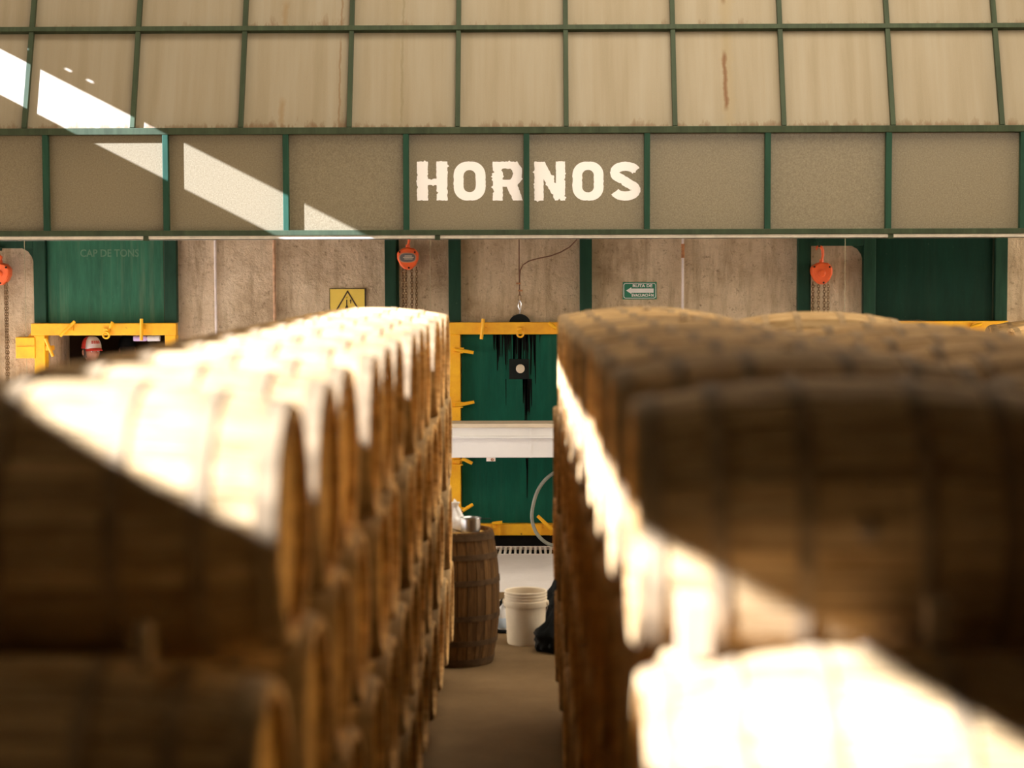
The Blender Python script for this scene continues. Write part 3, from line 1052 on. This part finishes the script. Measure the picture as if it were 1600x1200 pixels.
# ------------------------------------------------------------------ floor grate, white trough, hose
g = thing('floor_grate', 'pale-barred drain grate in the floor before the shut oven door', 'grate', (0.0, 17.71, 0))
p = MB(); p.box(-1.3, -0.25, -0.03, 1.3, -0.235, 0.004); p.box(-1.3, 0.235, -0.03, 1.3, 0.25, 0.004)
p.build('grate_frame', M['pale_pipe'], g)
m0 = MB(); m0.box(-0.011, -0.235, -0.028, 0.011, 0.235, 0.0)
b0 = m0.build('bar', M['white_paint'], g)
xx = -1.28
b0.location.x = xx
while xx < 1.26:
    xx += 0.047
    b1 = b0.copy(); b1.location.x = xx; b1.rotation_euler.z = rc.uniform(-0.02, 0.02); COL.objects.link(b1)
p = MB()
for sgn in (-0.12, 0.12): p.box(-1.3, sgn - .004, -0.06, 1.3, sgn + .004, -0.028)
p.build('grate_bearer', M['black_metal'], g)
p = MB()
for xq in (-1.25, 0.0, 1.25): p.box(xq - .02, -0.23, -0.2, xq + .02, 0.23, -0.06)
p.build('grate_foot', M['black_metal'], g)

TY = 16.83
a, b_ = at(790, 715, TY), at(790, 662, TY)
g = thing('white_trough', 'long white sheet-metal trough crossing the aisle before the shut oven door', 'trough', (0, TY, 0))
x0, x1 = -2.9, 3.0
zm = at(790, 684, TY).z
p = MB()
p.box(x0, 0.0, a.z, x1, 0.35, zm)
p.build('lower_body', M['white_metal'], g, bevel=0.004)
p = MB(); p.box(x0, 0.012, zm + 0.012, x1, 0.33, b_.z - 0.03); p.build('upper_body', M['white_metal'], g, bevel=0.004)
p = MB(); p.box(x0, -0.030, zm - 0.004, x1, 0.02, zm + 0.016); p.build('ledge', M['white_metal'], g, bevel=0.003)
p = MB(); p.box(x0, -0.006, b_.z - 0.036, x1, 0.35, b_.z); p.build('cover_lid', M['steel'] if False else M['pail'], g, bevel=0.004)
sxm = at(829, 690, TY).x
p = MB(); p.box(sxm - .008, -0.006, a.z, sxm + .008, 0.0, b_.z - .04); p.build('seam_strip', M['white_metal'], g)
tg = at(767, 718, TY)
p = MB(); p.box(tg.x - .04, 0.0, a.z - .033, tg.x + .04, 0.02, a.z)
t_ = p.build('tag_plate', M['pale_pipe'], g)
p = MB(); p.torus((tg.x + .012, -0.004, a.z - .018), 0.010, .004, 10, 5); p.build('tag_hole', M['rust'], t_)
for x in (-2.6, -1.2, 1.4, 2.8):
    p = MB(); p.box(x - .03, .12, 0, x + .03, .2, a.z); p.build('leg', M['white_metal'], g)

hy = 17.5
P = lambda x, y, dy=0: at(x, y, hy + dy)
p = MB()
pts = [P(905, 742), P(885, 733), P(870, 737), P(857, 745), P(846, 757), P(838, 772), P(833, 790), P(831, 806), P(833, 820), P(839, 834), P(848, 844), P(860, 851)]
last = pts[-1]
pts += [Vector((last.x + 0.12, hy, 0.07)), Vector((last.x + 0.35, hy - 0.05, 0.022)), Vector((last.x + 0.8, hy - 0.2, 0.022))]
first = pts[0]
pts = [Vector((first.x + .5, hy, 0.03)), Vector((first.x + .42, hy, first.z * .5)), Vector((first.x + .2, hy, first.z - .06))] + pts
def smooth_path(pts, n=4):
    out = []
    for i in range(len(pts) - 1):
        p0, p1, p2, p3 = pts[max(i - 1, 0)], pts[i], pts[i + 1], pts[min(i + 2, len(pts) - 1)]
        for k in range(n):
            t = k / n
            out.append(0.5 * ((2 * p1) + (p2 - p0) * t + (2 * p0 - 5 * p1 + 4 * p2 - p3) * t * t + (3 * p1 - p0 - 3 * p2 + p3) * t ** 3))
    return out + [pts[-1]]
p.tube(smooth_path(pts), 0.017, 10)
o = p.build('hose', M['hose'], None, smooth=True)
tag(o, 'grey rubber hose looping up in front of the shut oven door', 'hose')

# ------------------------------------------------------------------ barrels
BL, BR, HR, NS = 0.89, 0.302, 0.252, 28


def rad(x):
    t = 2 * x / BL
    return BR - (BR - HR) * t * t * (0.9 + 0.1 * t * t)


def shell_mesh():
    m = MB()
    nx = 12
    ring = NS * 4
    vs_ = []
    for i in range(nx + 1):
        x = -BL / 2 + BL * i / nx
        for s_ in range(NS):
            for q, (fr_, dr) in enumerate(((0.0, -0.0035), (0.06, 0.0), (0.5, 0.0012), (0.94, 0.0))):
                t = 2 * PI * (s_ + fr_) / NS
                r_ = rad(x) + dr
                vs_.append((x, r_ * math.cos(t), r_ * math.sin(t)))
    fs_ = []
    for i in range(nx):
        for k in range(ring):
            fs_.append((i * ring + k, i * ring + (k + 1) % ring, (i + 1) * ring + (k + 1) % ring, (i + 1) * ring + k))
    m.add(vs_, fs_)
    for sgn in (-1, 1):                              # chime and croze
        e = sgn * BL / 2
        m.lathe([(HR, e), (HR - 0.022, e - sgn * .002), (HR - 0.026, e - sgn * 0.045)], NS * 2, axis='X')
    return m


def stave_mesh():
    m = MB()
    nx = 7
    vs_ = []
    for i in range(nx + 1):
        x = -BL / 2 + BL * i / nx
        for r_, tt in ((rad(x) - .024, -.97), (rad(x) - .024, .97), (rad(x) + .0005, .93), (rad(x) + .0005, -.93)):
            t = PI / NS * tt
            vs_.append((x, r_ * math.sin(t), r_ * math.cos(t)))
    fs_ = [(0, 1, 2, 3), (nx * 4 + 3, nx * 4 + 2, nx * 4 + 1, nx * 4)]
    for i in range(nx):
        for k in range(4):
            fs_.append((i * 4 + k, i * 4 + (k + 1) % 4, (i + 1) * 4 + (k + 1) % 4, (i + 1) * 4 + k))
    m.add(vs_, fs_)
    return m


def hoop_mesh(x, w_):
    m = MB()
    x0, x1 = x - w_ / 2, x + w_ / 2
    m.lathe([(rad(x0) + .0006, x0), (rad(x0) + .0045, x0), (rad(x1) + .0045, x1), (rad(x1) + .0006, x1)], 48, axis='X', close=True)
    return m


def head_mesh(sgn):
    """five boards across the end, clipped to the circle, joints cut in"""
    m = MB()
    rr = HR - 0.024
    xo, xi = sgn * (BL / 2 - 0.030), sgn * (BL / 2 - 0.052)
    nb = 6
    for b_ in range(nb):
        y0, y1 = -rr + 2 * rr * b_ / nb + .0012, -rr + 2 * rr * (b_ + 1) / nb - .0012
        up, dn = [], []
        for i in range(6):
            y = y0 + (y1 - y0) * i / 5
            z = math.sqrt(max(0, rr * rr - y * y))
            up.append((y, z)); dn.append((y, -z))
        poly = up + dn[::-1]
        n_ = len(poly)
        vs_ = [(xo, y, z) for y, z in poly] + [(xi, y, z) for y, z in poly]
        m.add(vs_, [tuple(range(n_)), tuple(reversed(range(n_, 2 * n_)))] + [(i, i + n_, (i + 1) % n_ + n_, (i + 1) % n_) for i in range(n_)])
    return m


HOOPS = [(-.415, .044), (-.285, .036), (-.118, .036), (.118, .036), (.285, .036), (.415, .044)]


def make_barrel(split, in_shade=False):
    g = thing('oak_barrel', 'oak barrel', 'barrel')
    wood = M['oak_shaded'] if in_shade else M['oak']
    if split:
        me = None
        for s_ in range(NS):
            if me is None:
                o = stave_mesh().build('stave', wood, g, smooth=True)
                me = o.data
            else:
                o = bpy.data.objects.new('stave', me)
                COL.objects.link(o)
                o.parent = g
            o.rotation_euler.x = 2 * PI * s_ / NS
    else:
        shell_mesh().build('staves', wood, g, smooth=True)
    for x, w_ in HOOPS:
        hoop_mesh(x, w_).build('hoop', M['hoop_shaded' if in_shade else 'hoop'], g, smooth=True)
    for sgn in (-1, 1):
        head_mesh(sgn).build('head', M['head'], g)
    m = MB(); m.lathe([(0.0, BR + .009), (.020, BR + .008), (.024, BR - .006)], 14)
    m.build('bung', M['bung'], g, smooth=True)
    return g


proto = make_barrel(False)
proto_split = make_barrel(True)
used = {False: False, True: False}
ORD = ['nearest', 'second', 'third', 'fourth', 'fifth', 'sixth', 'seventh', 'eighth', 'ninth', 'tenth', 'eleventh', 'twelfth', 'thirteenth']
TIER = ['top tier', 'second tier', 'third tier', 'bottom tier']
rb = random.Random(21)


def barrel(x, y, z, split, label, group, yaw=0.8):
    src = proto_split if split else proto
    rot = (rb.choice((0, 0, PI, PI / 2, -PI / 2)) + rb.uniform(-.15, .15), 0, R(rb.uniform(-yaw, yaw)))
    if used[split]:
        g = dup(src, (x, y, z), rot)
    else:
        g = src
        g.location = (x, y, z)
        g.rotation_euler = rot
        used[split] = True
    tag(g, label, 'barrel', group)
    return g


PIT, RISE, Z0 = 0.70, 0.520, 0.558
ZT = [Z0 + RISE * 3, Z0 + RISE * 2, Z0 + RISE, Z0]


def stack(face, n_top, name, group, split_upto, side, skip=(), low={}, pit=PIT, drop=lambda y: 0.0):
    """face(y) = x of the end facing the aisle; side = -1 when the barrels lie to the west of it"""
    for tier in range(4):
        off = 0.0 if tier % 2 == 0 else -pit / 2
        n = n_top + (1 if tier % 2 or (tier and side > 0) else 0)
        c = 0
        for i in range(n):
            if tier == 0 and i in skip: continue
            y = 4.0 + off + i * pit + rb.uniform(-.002, .002)
            if i == 0 and low.get(0): y -= (.03, .06, 0, 0)[tier]
            z = ZT[tier] - (low.get(i, 0.0) if tier == 0 else 0.0) - drop(y)
            x = face(y) + side * (BL / 2) + rb.uniform(-.012, .012)
            first = 'nearest barrel' if c == 0 else '%s barrel from the near end' % ORD[c]
            lab = '%s, %s of %s' % (first, TIER[tier], name)
            barrel(x, y, z, tier < 2 and i < split_upto, lab, group % TIER[tier])
            c += 1


stack(lambda y: -.502, 12, 'the sunlit stack', 'sunlit stack, %s', 2, -1, pit=.688, drop=lambda y: .030 - .0008 * (y - 4))
stack(lambda y: .198 - .0098 * (y - 4), 10, 'the shaded aisle column', 'shaded aisle column, %s', 1, 1, low={0: .024})
stack(lambda y: 1.125 - .006 * (y - 4), 10, 'the shaded outer column', 'shaded outer column, %s', 0, 1, skip=(7, 8), drop=lambda y: .028)
for tier, z in enumerate((1.87, 1.35, .83, .312)):
    for i in range(3):
        y = 16.6 - i * .74 - (0.37 if tier % 2 else 0)
        if y > 14.6 or tier % 2 == 0:
            lab = '%s barrel from the oven wall, %s of the distant pile under the dark door' % (ORD[i] if i else 'first', TIER[tier].split(' from')[0])
            barrel(3.98 + BL / 2, y, z, False, lab, 'distant pile, %s' % TIER[tier])

# timber runners under the bottom tier
for cx, n, lab in ((-.935, 12, 'sunlit stack'), (.61, 10, 'shaded aisle column'), (1.55, 10, 'shaded outer column')):
    for s_, nm in ((-1, 'under the west barrel ends'), (1, 'under the east barrel ends')):
        p = MB()
        h0 = Z0 - rad(.205) - .008
        h1 = h0
        if n == 12 or cx > 1: h0 -= .030
        h1 = h0
        y1 = n * PIT + (.30 if n == 12 else .5)
        p.hexa([(-.045, -.25, 0), (.045, -.25, 0), (.045, y1, 0), (-.045, y1, 0)], [(-.045, -.25, h0), (.045, -.25, h0), (.045, y1, h1), (-.045, y1, h1)])
        o = p.build('timber_runner', M['timber'], None, bevel=0.006, loc=(cx + s_ * .26, 3.6, 0))
        tag(o, 'long timber runner on the floor %s of the %s' % (nm, lab), 'timber', 'timber runners under the barrels')

# wooden chocks wedged between the tiers
for px, py, y, hgt, wd, lab in ((1086, 1034, 3.58, .115, .064, 'sunlit upright wood chock under the nearest shaded top barrel'),
                                (1466, 1034, 3.60, .085, .05, 'dim wood chock under the nearest shaded top barrel, farther from the aisle'),
                                (226, 1038, 3.58, .085, .03, 'dim wood chock under the nearest sunlit top barrel')):
    c = at(px, py, y)
    zl = ZT[1] + math.sqrt(max(0.0, (rad(min(.44, abs(c.x - (.643 if px > 800 else -.942)))) + .004) ** 2 - (y - (3.59 if px > 800 else 3.656)) ** 2)) - (0 if px > 800 else .03) + .005
    p = MB()
    p.hexa([(-wd / 2, -.025, .003), (wd / 2, -.025, .003), (wd / 2, .03, .006), (-wd / 2, .03, .006)],
           [(-wd / 2, -.03, hgt), (wd / 2, -.03, hgt), (wd / 2, .02, hgt + .01), (-wd / 2, .02, hgt + .01)])
    o = p.build('wood_chock', M['timber'], None, bevel=0.004, loc=(c.x, y, zl))
    tag(o, lab, 'wood chock', 'wood chocks between the tiers')

# the barrel standing on end at the end of the aisle
g = make_barrel(True, True)
g.name = 'standing_barrel'
sb_x, sb_y = -.515, 12.67
g.location = (sb_x, sb_y, BL / 2 + .002)
g.rotation_euler = (R(12), -PI / 2, 0)
g.rotation_euler = (Matrix.Rotation(R(12), 3, 'Z') @ Matrix.Rotation(-PI / 2, 3, 'Y')).to_euler()
tag(g, 'dark barrel standing on end in the aisle, carrying a pot and a white bag', 'barrel')
TOPZ = BL - .030 + .003

# ------------------------------------------------------------------ things on and round the standing barrel
c = at(735, 832, 12.60)
g = thing('metal_pot', 'small shiny metal pot with a handle on the standing barrel', 'pot', (c.x, 12.60, TOPZ))
p = MB()
r_ = .066
p.lathe([(0, 0.0), (r_ * .88, 0.0), (r_ * .97, .010), (r_, .03), (r_, .105), (r_ * 1.07, .110), (r_ * 1.06, .114), (r_ * .95, .106), (r_ * .94, .02), (0, .008)], 28)
p.build('pot_body', M['steel'], g, smooth=True)
p = MB(); p.bar((r_ * .9, 0, .104), (r_ + .07, -.01, .106), .020, .006); p.build('handle', M['black_metal'], g, bevel=0.002)
p = MB(); p.tube(smooth_path([Vector(q) for q in ((-r_ * .8, -.02, .02), (-r_ - .02, -.03, .03), (-r_ - .05, -.04, .042))]), .004, 6); p.build('bail', M['black_metal'], g, smooth=True)


def lumpy(mb, radius, squash, seed, neck=0.0, amp=.16, flat=-.35):
    bm = bmesh.new()
    bmesh.ops.create_icosphere(bm, subdivisions=4, radius=1)
    for v in bm.verts:
        n_ = mnoise.noise(v.co * 1.7 + Vector((seed, seed * 2, 0))) * amp + mnoise.noise(v.co * 5 + Vector((0, seed, seed))) * amp * .45
        rdg = abs(mnoise.noise(v.co * 3.3 + Vector((seed * 3, 0, 1)))) * amp * .7
        q = v.co * (1 + n_ - rdg)
        if neck and v.co.z > .25:
            t = (v.co.z - .25) / .75
            k = 1 - .8 * t ** .7
            q.x *= k; q.y *= k
            q.z += neck * t ** 1.5
        q.z = max(q.z, flat)
        v.co = Vector((q.x * squash[0], q.y * squash[1], (q.z - flat) * squash[2])) * radius
    bm.verts.index_update()
    mb.add([v.co.copy() for v in bm.verts], [[v.index for v in f.verts] for f in bm.faces])
    bm.free()
    return mb


c = at(713, 832, 12.75)
g = thing('white_bag', 'white plastic bag beside the metal pot on the standing barrel', 'bag', (c.x - .01, 12.77, TOPZ))
p = lumpy(MB(), .105, (.95, .8, .95), 3.1, .65, .2, -.55); p.build('bag_body', M['white_plastic'], g, smooth=True)
p = MB(); p.lathe([(.015, .155), (.02, .17), (.035, .195), (.03, .185), (.012, .16)], 10); p.build('bag_neck', M['white_plastic'], g, smooth=True)

c = at(821.5, 1001, 13.28)
g = thing('pail', 'empty white plastic pail standing on the floor at the aisle end', 'bucket', (c.x, 13.28, 0))
p = MB()
p.lathe([(0, .004), (.118, .004), (.126, .0), (.131, .012), (.143, .262), (.152, .264), (.155, .270), (.153, .306), (.146, .310), (.145, .318), (.151, .321), (.151, .327), (.145, .330), (.145, .340),
         (.151, .342), (.151, .348), (.146, .351), (.146, .358), (.150, .360), (.151, .370), (.147, .374), (.140, .370), (.136, .27), (.122, .02), (0, .015)], 40)
pb = p.build('pail_body', M['pail'], g, smooth=True)
p = MB(); p.torus((0, 0, 0), .158, .003, 24, 6, 'X', R(180), R(360))
o = p.build('bail', M['steel'], g, loc=(0, 0, .29)); o.rotation_euler = (0, R(-14), R(78))
p = MB()
for sgn in (-1, 1): p.lathe([(0, sgn * .165), (.018, sgn * .163), (.02, sgn * .150)], 10, (0, 0, .29), 'X')
o = p.build('bail_ear', M['pail'], g, smooth=True); o.rotation_euler = (0, 0, R(-12))

c = at(786, 992, 13.72)
g = thing('plastic_jug', 'pale plastic jug with a black strap, half hidden behind the pail', 'jug', (c.x + .0, 13.72, 0))
p = MB()
p.lathe([(0, 0), (.052, 0), (.060, .012), (.062, .11), (.052, .15), (.026, .185), (.022, .21), (.024, .225), (0, .226)], 20)
p.build('jug_body', M['white_plastic'], g, smooth=True)
p = MB(); p.lathe([(.064, .03), (.0655, .034), (.0655, .10), (.064, .104)], 20); p.build('jug_label', M['blue_plastic'], g, smooth=True)
p = MB(); p.tube(smooth_path([Vector(q) for q in ((.03, -.09, .012), (-.04, -.095, .02), (-.075, -.085, .07), (-.07, -.08, .14), (-.03, -.07, .20), (.01, -.05, .24), (.03, -.02, .21))]), .014, 8)
p.build('strap', M['black_plastic'], g, smooth=True)

c = at(868, 1016, 12.9)
g = thing('black_bag', 'knotted black plastic sack on the floor against the pail', 'bag', (c.x + .04, 13.0, 0))
p = lumpy(MB(), .20, (.92, .8, .95), 8.3, .55, .22, -.5); p.build('sack_body', M['black_plastic'], g, smooth=True)
p = MB(); p.lathe([(.02, .33), (.03, .35), (.06, .40), (.05, .39), (.018, .34)], 10); p.build('sack_neck', M['black_plastic'], g, smooth=True)
c = at(866, 960, 13.85)
g = thing('black_bag', 'taller black plastic sack leaning behind the pail', 'bag', (c.x + .07, 13.9, 0))
p = lumpy(MB(), .24, (.72, .7, 1.05), 14.9, .5, .2, -.6); p.build('sack_body', M['black_plastic'], g, smooth=True)
p = MB(); p.lathe([(.02, .47), (.03, .49), (.05, .54), (.04, .53), (.018, .48)], 10); p.build('sack_neck', M['black_plastic'], g, smooth=True)

# ------------------------------------------------------------------ people at the open oven
def skin_chain(pts, rads, edges=None, sub=1):
    me = bpy.data.meshes.new('tmp')
    if edges is None: edges = [(i, i + 1) for i in range(len(pts) - 1)]
    me.from_pydata([tuple(p) for p in pts], edges, [])
    o = bpy.data.objects.new('tmp', me)
    COL.objects.link(o)
    o.modifiers.new('s', 'SKIN')
    for i, r_ in enumerate(rads):
        rr = r_ if isinstance(r_, tuple) else (r_, r_)
        me.skin_vertices[0].data[i].radius = rr
    me.skin_vertices[0].data[0].use_root = True
    if sub:
        m = o.modifiers.new('u', 'SUBSURF'); m.levels = sub
    return baked(o, 'tmp')


def person(name, label, loc, facing, capmats, tall=1.74, face=True, group=None):
    k = tall / 1.74
    g = thing(name, label, 'person', loc, group, (0, 0, facing))
    # figure faces -y in its own frame, arms relaxed with the forearms bent forward
    V_ = Vector
    pts = [V_((0, .01, .95)), V_((0, .01, 1.10)), V_((0, .02, 1.28)), V_((0, .03, 1.42)), V_((0, .02, 1.50)), V_((0, .0, 1.58))]
    rads = [(.165, .115), (.150, .108), (.170, .115), (.13, .09), (.062, .062), (.058, .062)]
    edges = [(i, i + 1) for i in range(5)]
    for s_ in (-1, 1):
        n0 = len(pts)
        pts += [V_((s_ * .185, .03, 1.40)), V_((s_ * .235, .04, 1.14)), V_((s_ * .215, -.14, 1.00)), V_((s_ * .205, -.19, .97))]
        rads += [.066, .046, .034, .030]
        edges += [(3, n0), (n0, n0 + 1), (n0 + 1, n0 + 2), (n0 + 2, n0 + 3)]
        n0 = len(pts)
        pts += [V_((s_ * .095, .01, .88)), V_((s_ * .105, -.01, .50)), V_((s_ * .11, .03, .10)), V_((s_ * .115, .02, .05)), V_((s_ * .125, -.11, .035))]
        rads += [.095, .066, .046, .046, .036]
        edges += [(0, n0), (n0, n0 + 1), (n0 + 1, n0 + 2), (n0 + 2, n0 + 3), (n0 + 3, n0 + 4)]
    meshes = [skin_chain(pts, rads, edges, 2)]
    for s_ in (-1, 1):                               # palms and fingers
        w_ = V_((s_ * .205, -.19, .97))
        meshes.append(skin_chain([w_, w_ + V_((0, -.05, -.02)), w_ + V_((0, -.085, -.035))], [(.026, .026), (.018, .040), (.014, .040)], None, 1))
        for q, (dz, ln) in enumerate(((.030, .072), (.011, .080), (-.009, .074), (-.028, .058))):
            b_ = w_ + V_((0, -.075, -.03 + dz))
            meshes.append(skin_chain([b_, b_ + V_((-s_ * .004, -ln * .45, -.006)), b_ + V_((-s_ * .016, -ln * .8, -.014)), b_ + V_((-s_ * .03, -ln, -.022))], [.0092, .009, .0082, .007], None, 1))
        b_ = w_ + V_((0, -.03, .012))
        meshes.append(skin_chain([b_, b_ + V_((-s_ * .025, -.03, .022)), b_ + V_((-s_ * .038, -.058, .022))], [.012, .0105, .009], None, 1))
    hc = V_((0, -.012, 1.655))
    hb = bmesh.new()                                 # head with brow, nose, cheeks, chin and ears
    bmesh.ops.create_uvsphere(hb, u_segments=32, v_segments=24, radius=1)
    for v in hb.verts:
        x, y, z = v.co
        q = V_((x * .076, y * .098, z * .118))
        if z < -.1:
            t = (-.1 - z) / .9
            q.x *= 1 - .28 * t
            q.y = q.y * (1 - .22 * t) - (.012 * t if y < 0 else -.004 * t)
        if y < -.2:
            for ex in (-.031, .031):                 # eye hollows
                d2 = ((q.x - ex) / .017) ** 2 + ((q.z - .010) / .013) ** 2
                q.y += .010 * math.exp(-d2)
            q.y -= .007 * math.exp(-((q.z - .030) / .012) ** 2 - (q.x / .05) ** 2)            # brow
            q.y -= .028 * math.exp(-(q.x / .011) ** 2 - ((q.z + .022) / .016) ** 2)           # nose
            q.y -= .014 * math.exp(-(q.x / .009) ** 2 - ((q.z - .004) / .020) ** 2)
            q.y -= .006 * math.exp(-(q.x / .024) ** 2 - ((q.z + .058) / .008) ** 2)           # lips
            q.y -= .008 * math.exp(-(q.x / .022) ** 2 - ((q.z + .095) / .014) ** 2)           # chin
        v.co = hc + q
    me = bpy.data.meshes.new('tmp'); hb.to_mesh(me); hb.free(); meshes.append(me)
    for s_ in (-1, 1):
        eb = bmesh.new()
        bmesh.ops.create_uvsphere(eb, u_segments=12, v_segments=8, radius=1)
        for v in eb.verts: v.co = hc + V_((s_ * .080 + v.co.x * .010 + s_ * .006 * v.co.y, .012 + v.co.y * .018, -.006 + v.co.z * .031))
        me = bpy.data.meshes.new('tmp'); eb.to_mesh(me); eb.free(); meshes.append(me)
    bm = bmesh.new()
    for m_ in meshes:
        bm.from_mesh(m_)
        bpy.data.meshes.remove(m_)
    me = bpy.data.meshes.new('body'); bm.to_mesh(me); bm.free()
    o = bpy.data.objects.new('tmp', me); COL.objects.link(o)
    rm = o.modifiers.new('r', 'REMESH'); rm.mode = 'VOXEL'; rm.voxel_size = .0065; rm.use_smooth_shade = True
    sm = o.modifiers.new('m', 'SMOOTH'); sm.factor = .5; sm.iterations = 2
    me = baked(o, 'body')
    for mt in ('skin', 'shirt', 'jeans', 'boots'): me.materials.append(M[mt])
    for p_ in me.polygons:
        c = p_.center
        i = 0
        if c.z < .11: i = 3
        elif c.z < .96 and c.y > -.13: i = 2
        elif c.z < 1.475 and not (c.y < -.10 and c.z < 1.06): i = 1
        p_.material_index = i
    me.transform(Matrix.Scale(k, 4))
    b_ = put(me, 'body', g)
    S = Matrix.Scale(k, 4)
    def part(mb, nm, mat, par=g, **kw):
        mb.v = [tuple(Vector(v) * k) for v in mb.v]
        return mb.build(nm, mat, par, **kw)
    if face:
        for s_ in (-1, 1):
            m = MB(); m.lathe([(0, -.0115), (.006, -.0098), (.0105, -.005), (.0115, 0), (.0105, .005), (0, .0115)], 14, hc + V_((s_ * .031, -.079, .010)), 'Y')
            e = part(m, 'eye', M['eye'], smooth=True)
            m = MB(); m.lathe([(0, -.0125), (.004, -.0118), (.0055, -.009)], 10, hc + V_((s_ * .031, -.0795, .010)), 'Y')
            part(m, 'iris', M['pupil'], e)
            m = MB(); m.tube([hc + V_((s_ * .016, -.099, .028)), hc + V_((s_ * .032, -.097, .033)), hc + V_((s_ * .048, -.083, .027))], [.004, .0045, .003], 6)
            part(m, 'eyebrow', M['hair'], smooth=True)
    # hair round the back and sides
    m = MB(); vs_, fs_ = [], []
    nu, nv = 24, 8
    for j in range(nv + 1):
        for i in range(nu + 1):
            a = R(-20 + 220 * i / nu)                # from one temple round the back to the other
            zz_ = -.055 + .125 * j / nv
            kk = math.sqrt(max(.05, 1 - (zz_ / .125) ** 2))
            vs_.append(hc + V_((.083 * kk * math.cos(a), .103 * kk * math.sin(a), zz_)))
    for j in range(nv):
        for i in range(nu):
            q = j * (nu + 1) + i
            fs_.append((q, q + 1, q + nu + 2, q + nu + 1))
    m.add(vs_, fs_)
    hr = part(m, 'hair', M['hair'], smooth=True)
    so = hr.modifiers.new('t', 'SOLIDIFY'); so.thickness = .008; so.offset = -1
    # cap: crown in gores (front ones pale), button and brim
    def crown(a0, a1, nm, mat, par):
        m = MB(); vs_, fs_ = [], []
        n_, h_ = 10, 8
        for j in range(h_ + 1):
            ph_ = R(90 * j / h_)
            for i in range(n_ + 1):
                a = R(a0 + (a1 - a0) * i / n_)
                fr_ = 1.0 + (.06 if math.sin(a) < 0 else 0)
                rr = math.cos(ph_) ** .65
                vs_.append(hc + V_((.090 * rr * math.cos(a), .110 * fr_ * rr * math.sin(a), (.034 + .118 * math.sin(ph_)))))
        for j in range(h_):
            for i in range(n_):
                q = j * (n_ + 1) + i
                fs_.append((q, q + 1, q + n_ + 2, q + n_ + 1))
        m.add(vs_, fs_)
        o_ = part(m, nm, mat, par, smooth=True)
        s2 = o_.modifiers.new('t', 'SOLIDIFY'); s2.thickness = .004; s2.offset = 1
        return o_
    cp = crown(-25, 205, 'cap', capmats[0], g)
    crown(205, 335, 'cap_front', capmats[1], cp)
    m = MB(); vs_, fs_ = [], []
    for j in range(6):
        for i in range(15):
            a = R(205 + 130 * i / 14)
            ext = 1 + .62 * (j / 5) * max(0.0, math.sin(PI * i / 14)) ** .6
            vs_.append(hc + V_((.090 * (1 + .05 * j / 5) * math.cos(a), .117 * ext * math.sin(a), .042 - .020 * (j / 5) - .10 * math.cos(a) ** 2 * .16 * (j / 5))))
    for j in range(5):
        for i in range(14):
            q = j * 15 + i
            fs_.append((q, q + 1, q + 16, q + 15))
    m.add(vs_, fs_)
    br_ = part(m, 'cap_brim', capmats[0], cp, smooth=True)
    s2 = br_.modifiers.new('t', 'SOLIDIFY'); s2.thickness = .004
    m = MB(); m.lathe([(0, .160), (.008, .158), (.01, .150)], 10, hc); part(m, 'cap_button', capmats[0], cp, smooth=True)
    if face:                                         # red lettering patch on the white front
        m = MB(); vs_, fs_ = [], []
        for a0, a1 in ((240, 252), (255, 266), (269, 282), (285, 297)):
            for zb, zh in ((.086, .010), (.102, .010)):
                q = len(vs_)
                for a in (a0, a1):
                    for zz_ in (zb, zb + zh):
                        rr = math.cos(math.asin((zz_ - .034) / .118)) ** .65 * 1.075
                        vs_.append(hc + V_((.090 * rr * math.cos(R(a)), .1166 * rr * math.sin(R(a)), zz_)))
                fs_.append((q, q + 2, q + 3, q + 1))
        m.add(vs_, fs_)
        pt = part(m, 'cap_print', M['cap_red'], cp)
        s2 = pt.modifiers.new('t', 'SOLIDIFY'); s2.thickness = .003; s2.offset = 0
    return g


c = at(142, 552, WY + 0.52)
person('person', 'man in a red and white trucker cap standing in the open oven mouth', (c.x, WY + 0.52, OPEN_B), R(38), (M['cap_red'], M['cap_white']), 1.74)
c = at(199, 545, WY + 2.0)
person('person', 'person in a dark cap, turned away, deeper in the open oven', (c.x, WY + 2.0, OPEN_B), R(200), (M['cap_dark'], M['cap_dark']), 1.70, face=False)

a, b_ = at(209, 533, WY + .45), at(250, 525, WY + .45)
g = thing('plastic_tube', 'white and lavender plastic tube under the yellow beam of the open oven', 'tube', (a.x, WY + .45, (a.z + b_.z) / 2))
w_ = b_.x - a.x
p = MB(); p.tube([(0, 0, 0), (w_ * .48, 0, 0)], .026, 12); p.build('tube_end', M['lavender'], g, smooth=True)
p = MB(); p.tube([(w_ * .53, 0, 0), (w_, 0, .002)], .028, 12); p.build('tube_end', M['white_plastic'], g, smooth=True)
p = MB(); p.tube([(w_ * .46, 0, 0), (w_ * .55, 0, 0)], .020, 12); p.build('tube_collar', M['lavender'], g, smooth=True)
p = MB()
for x in (.12, .9): p.box(w_ * x - .004, -.004, .0, w_ * x + .004, .004, OPEN_T - g.location.z + .002)
p.build('tube_hanger', M['wire'], g)
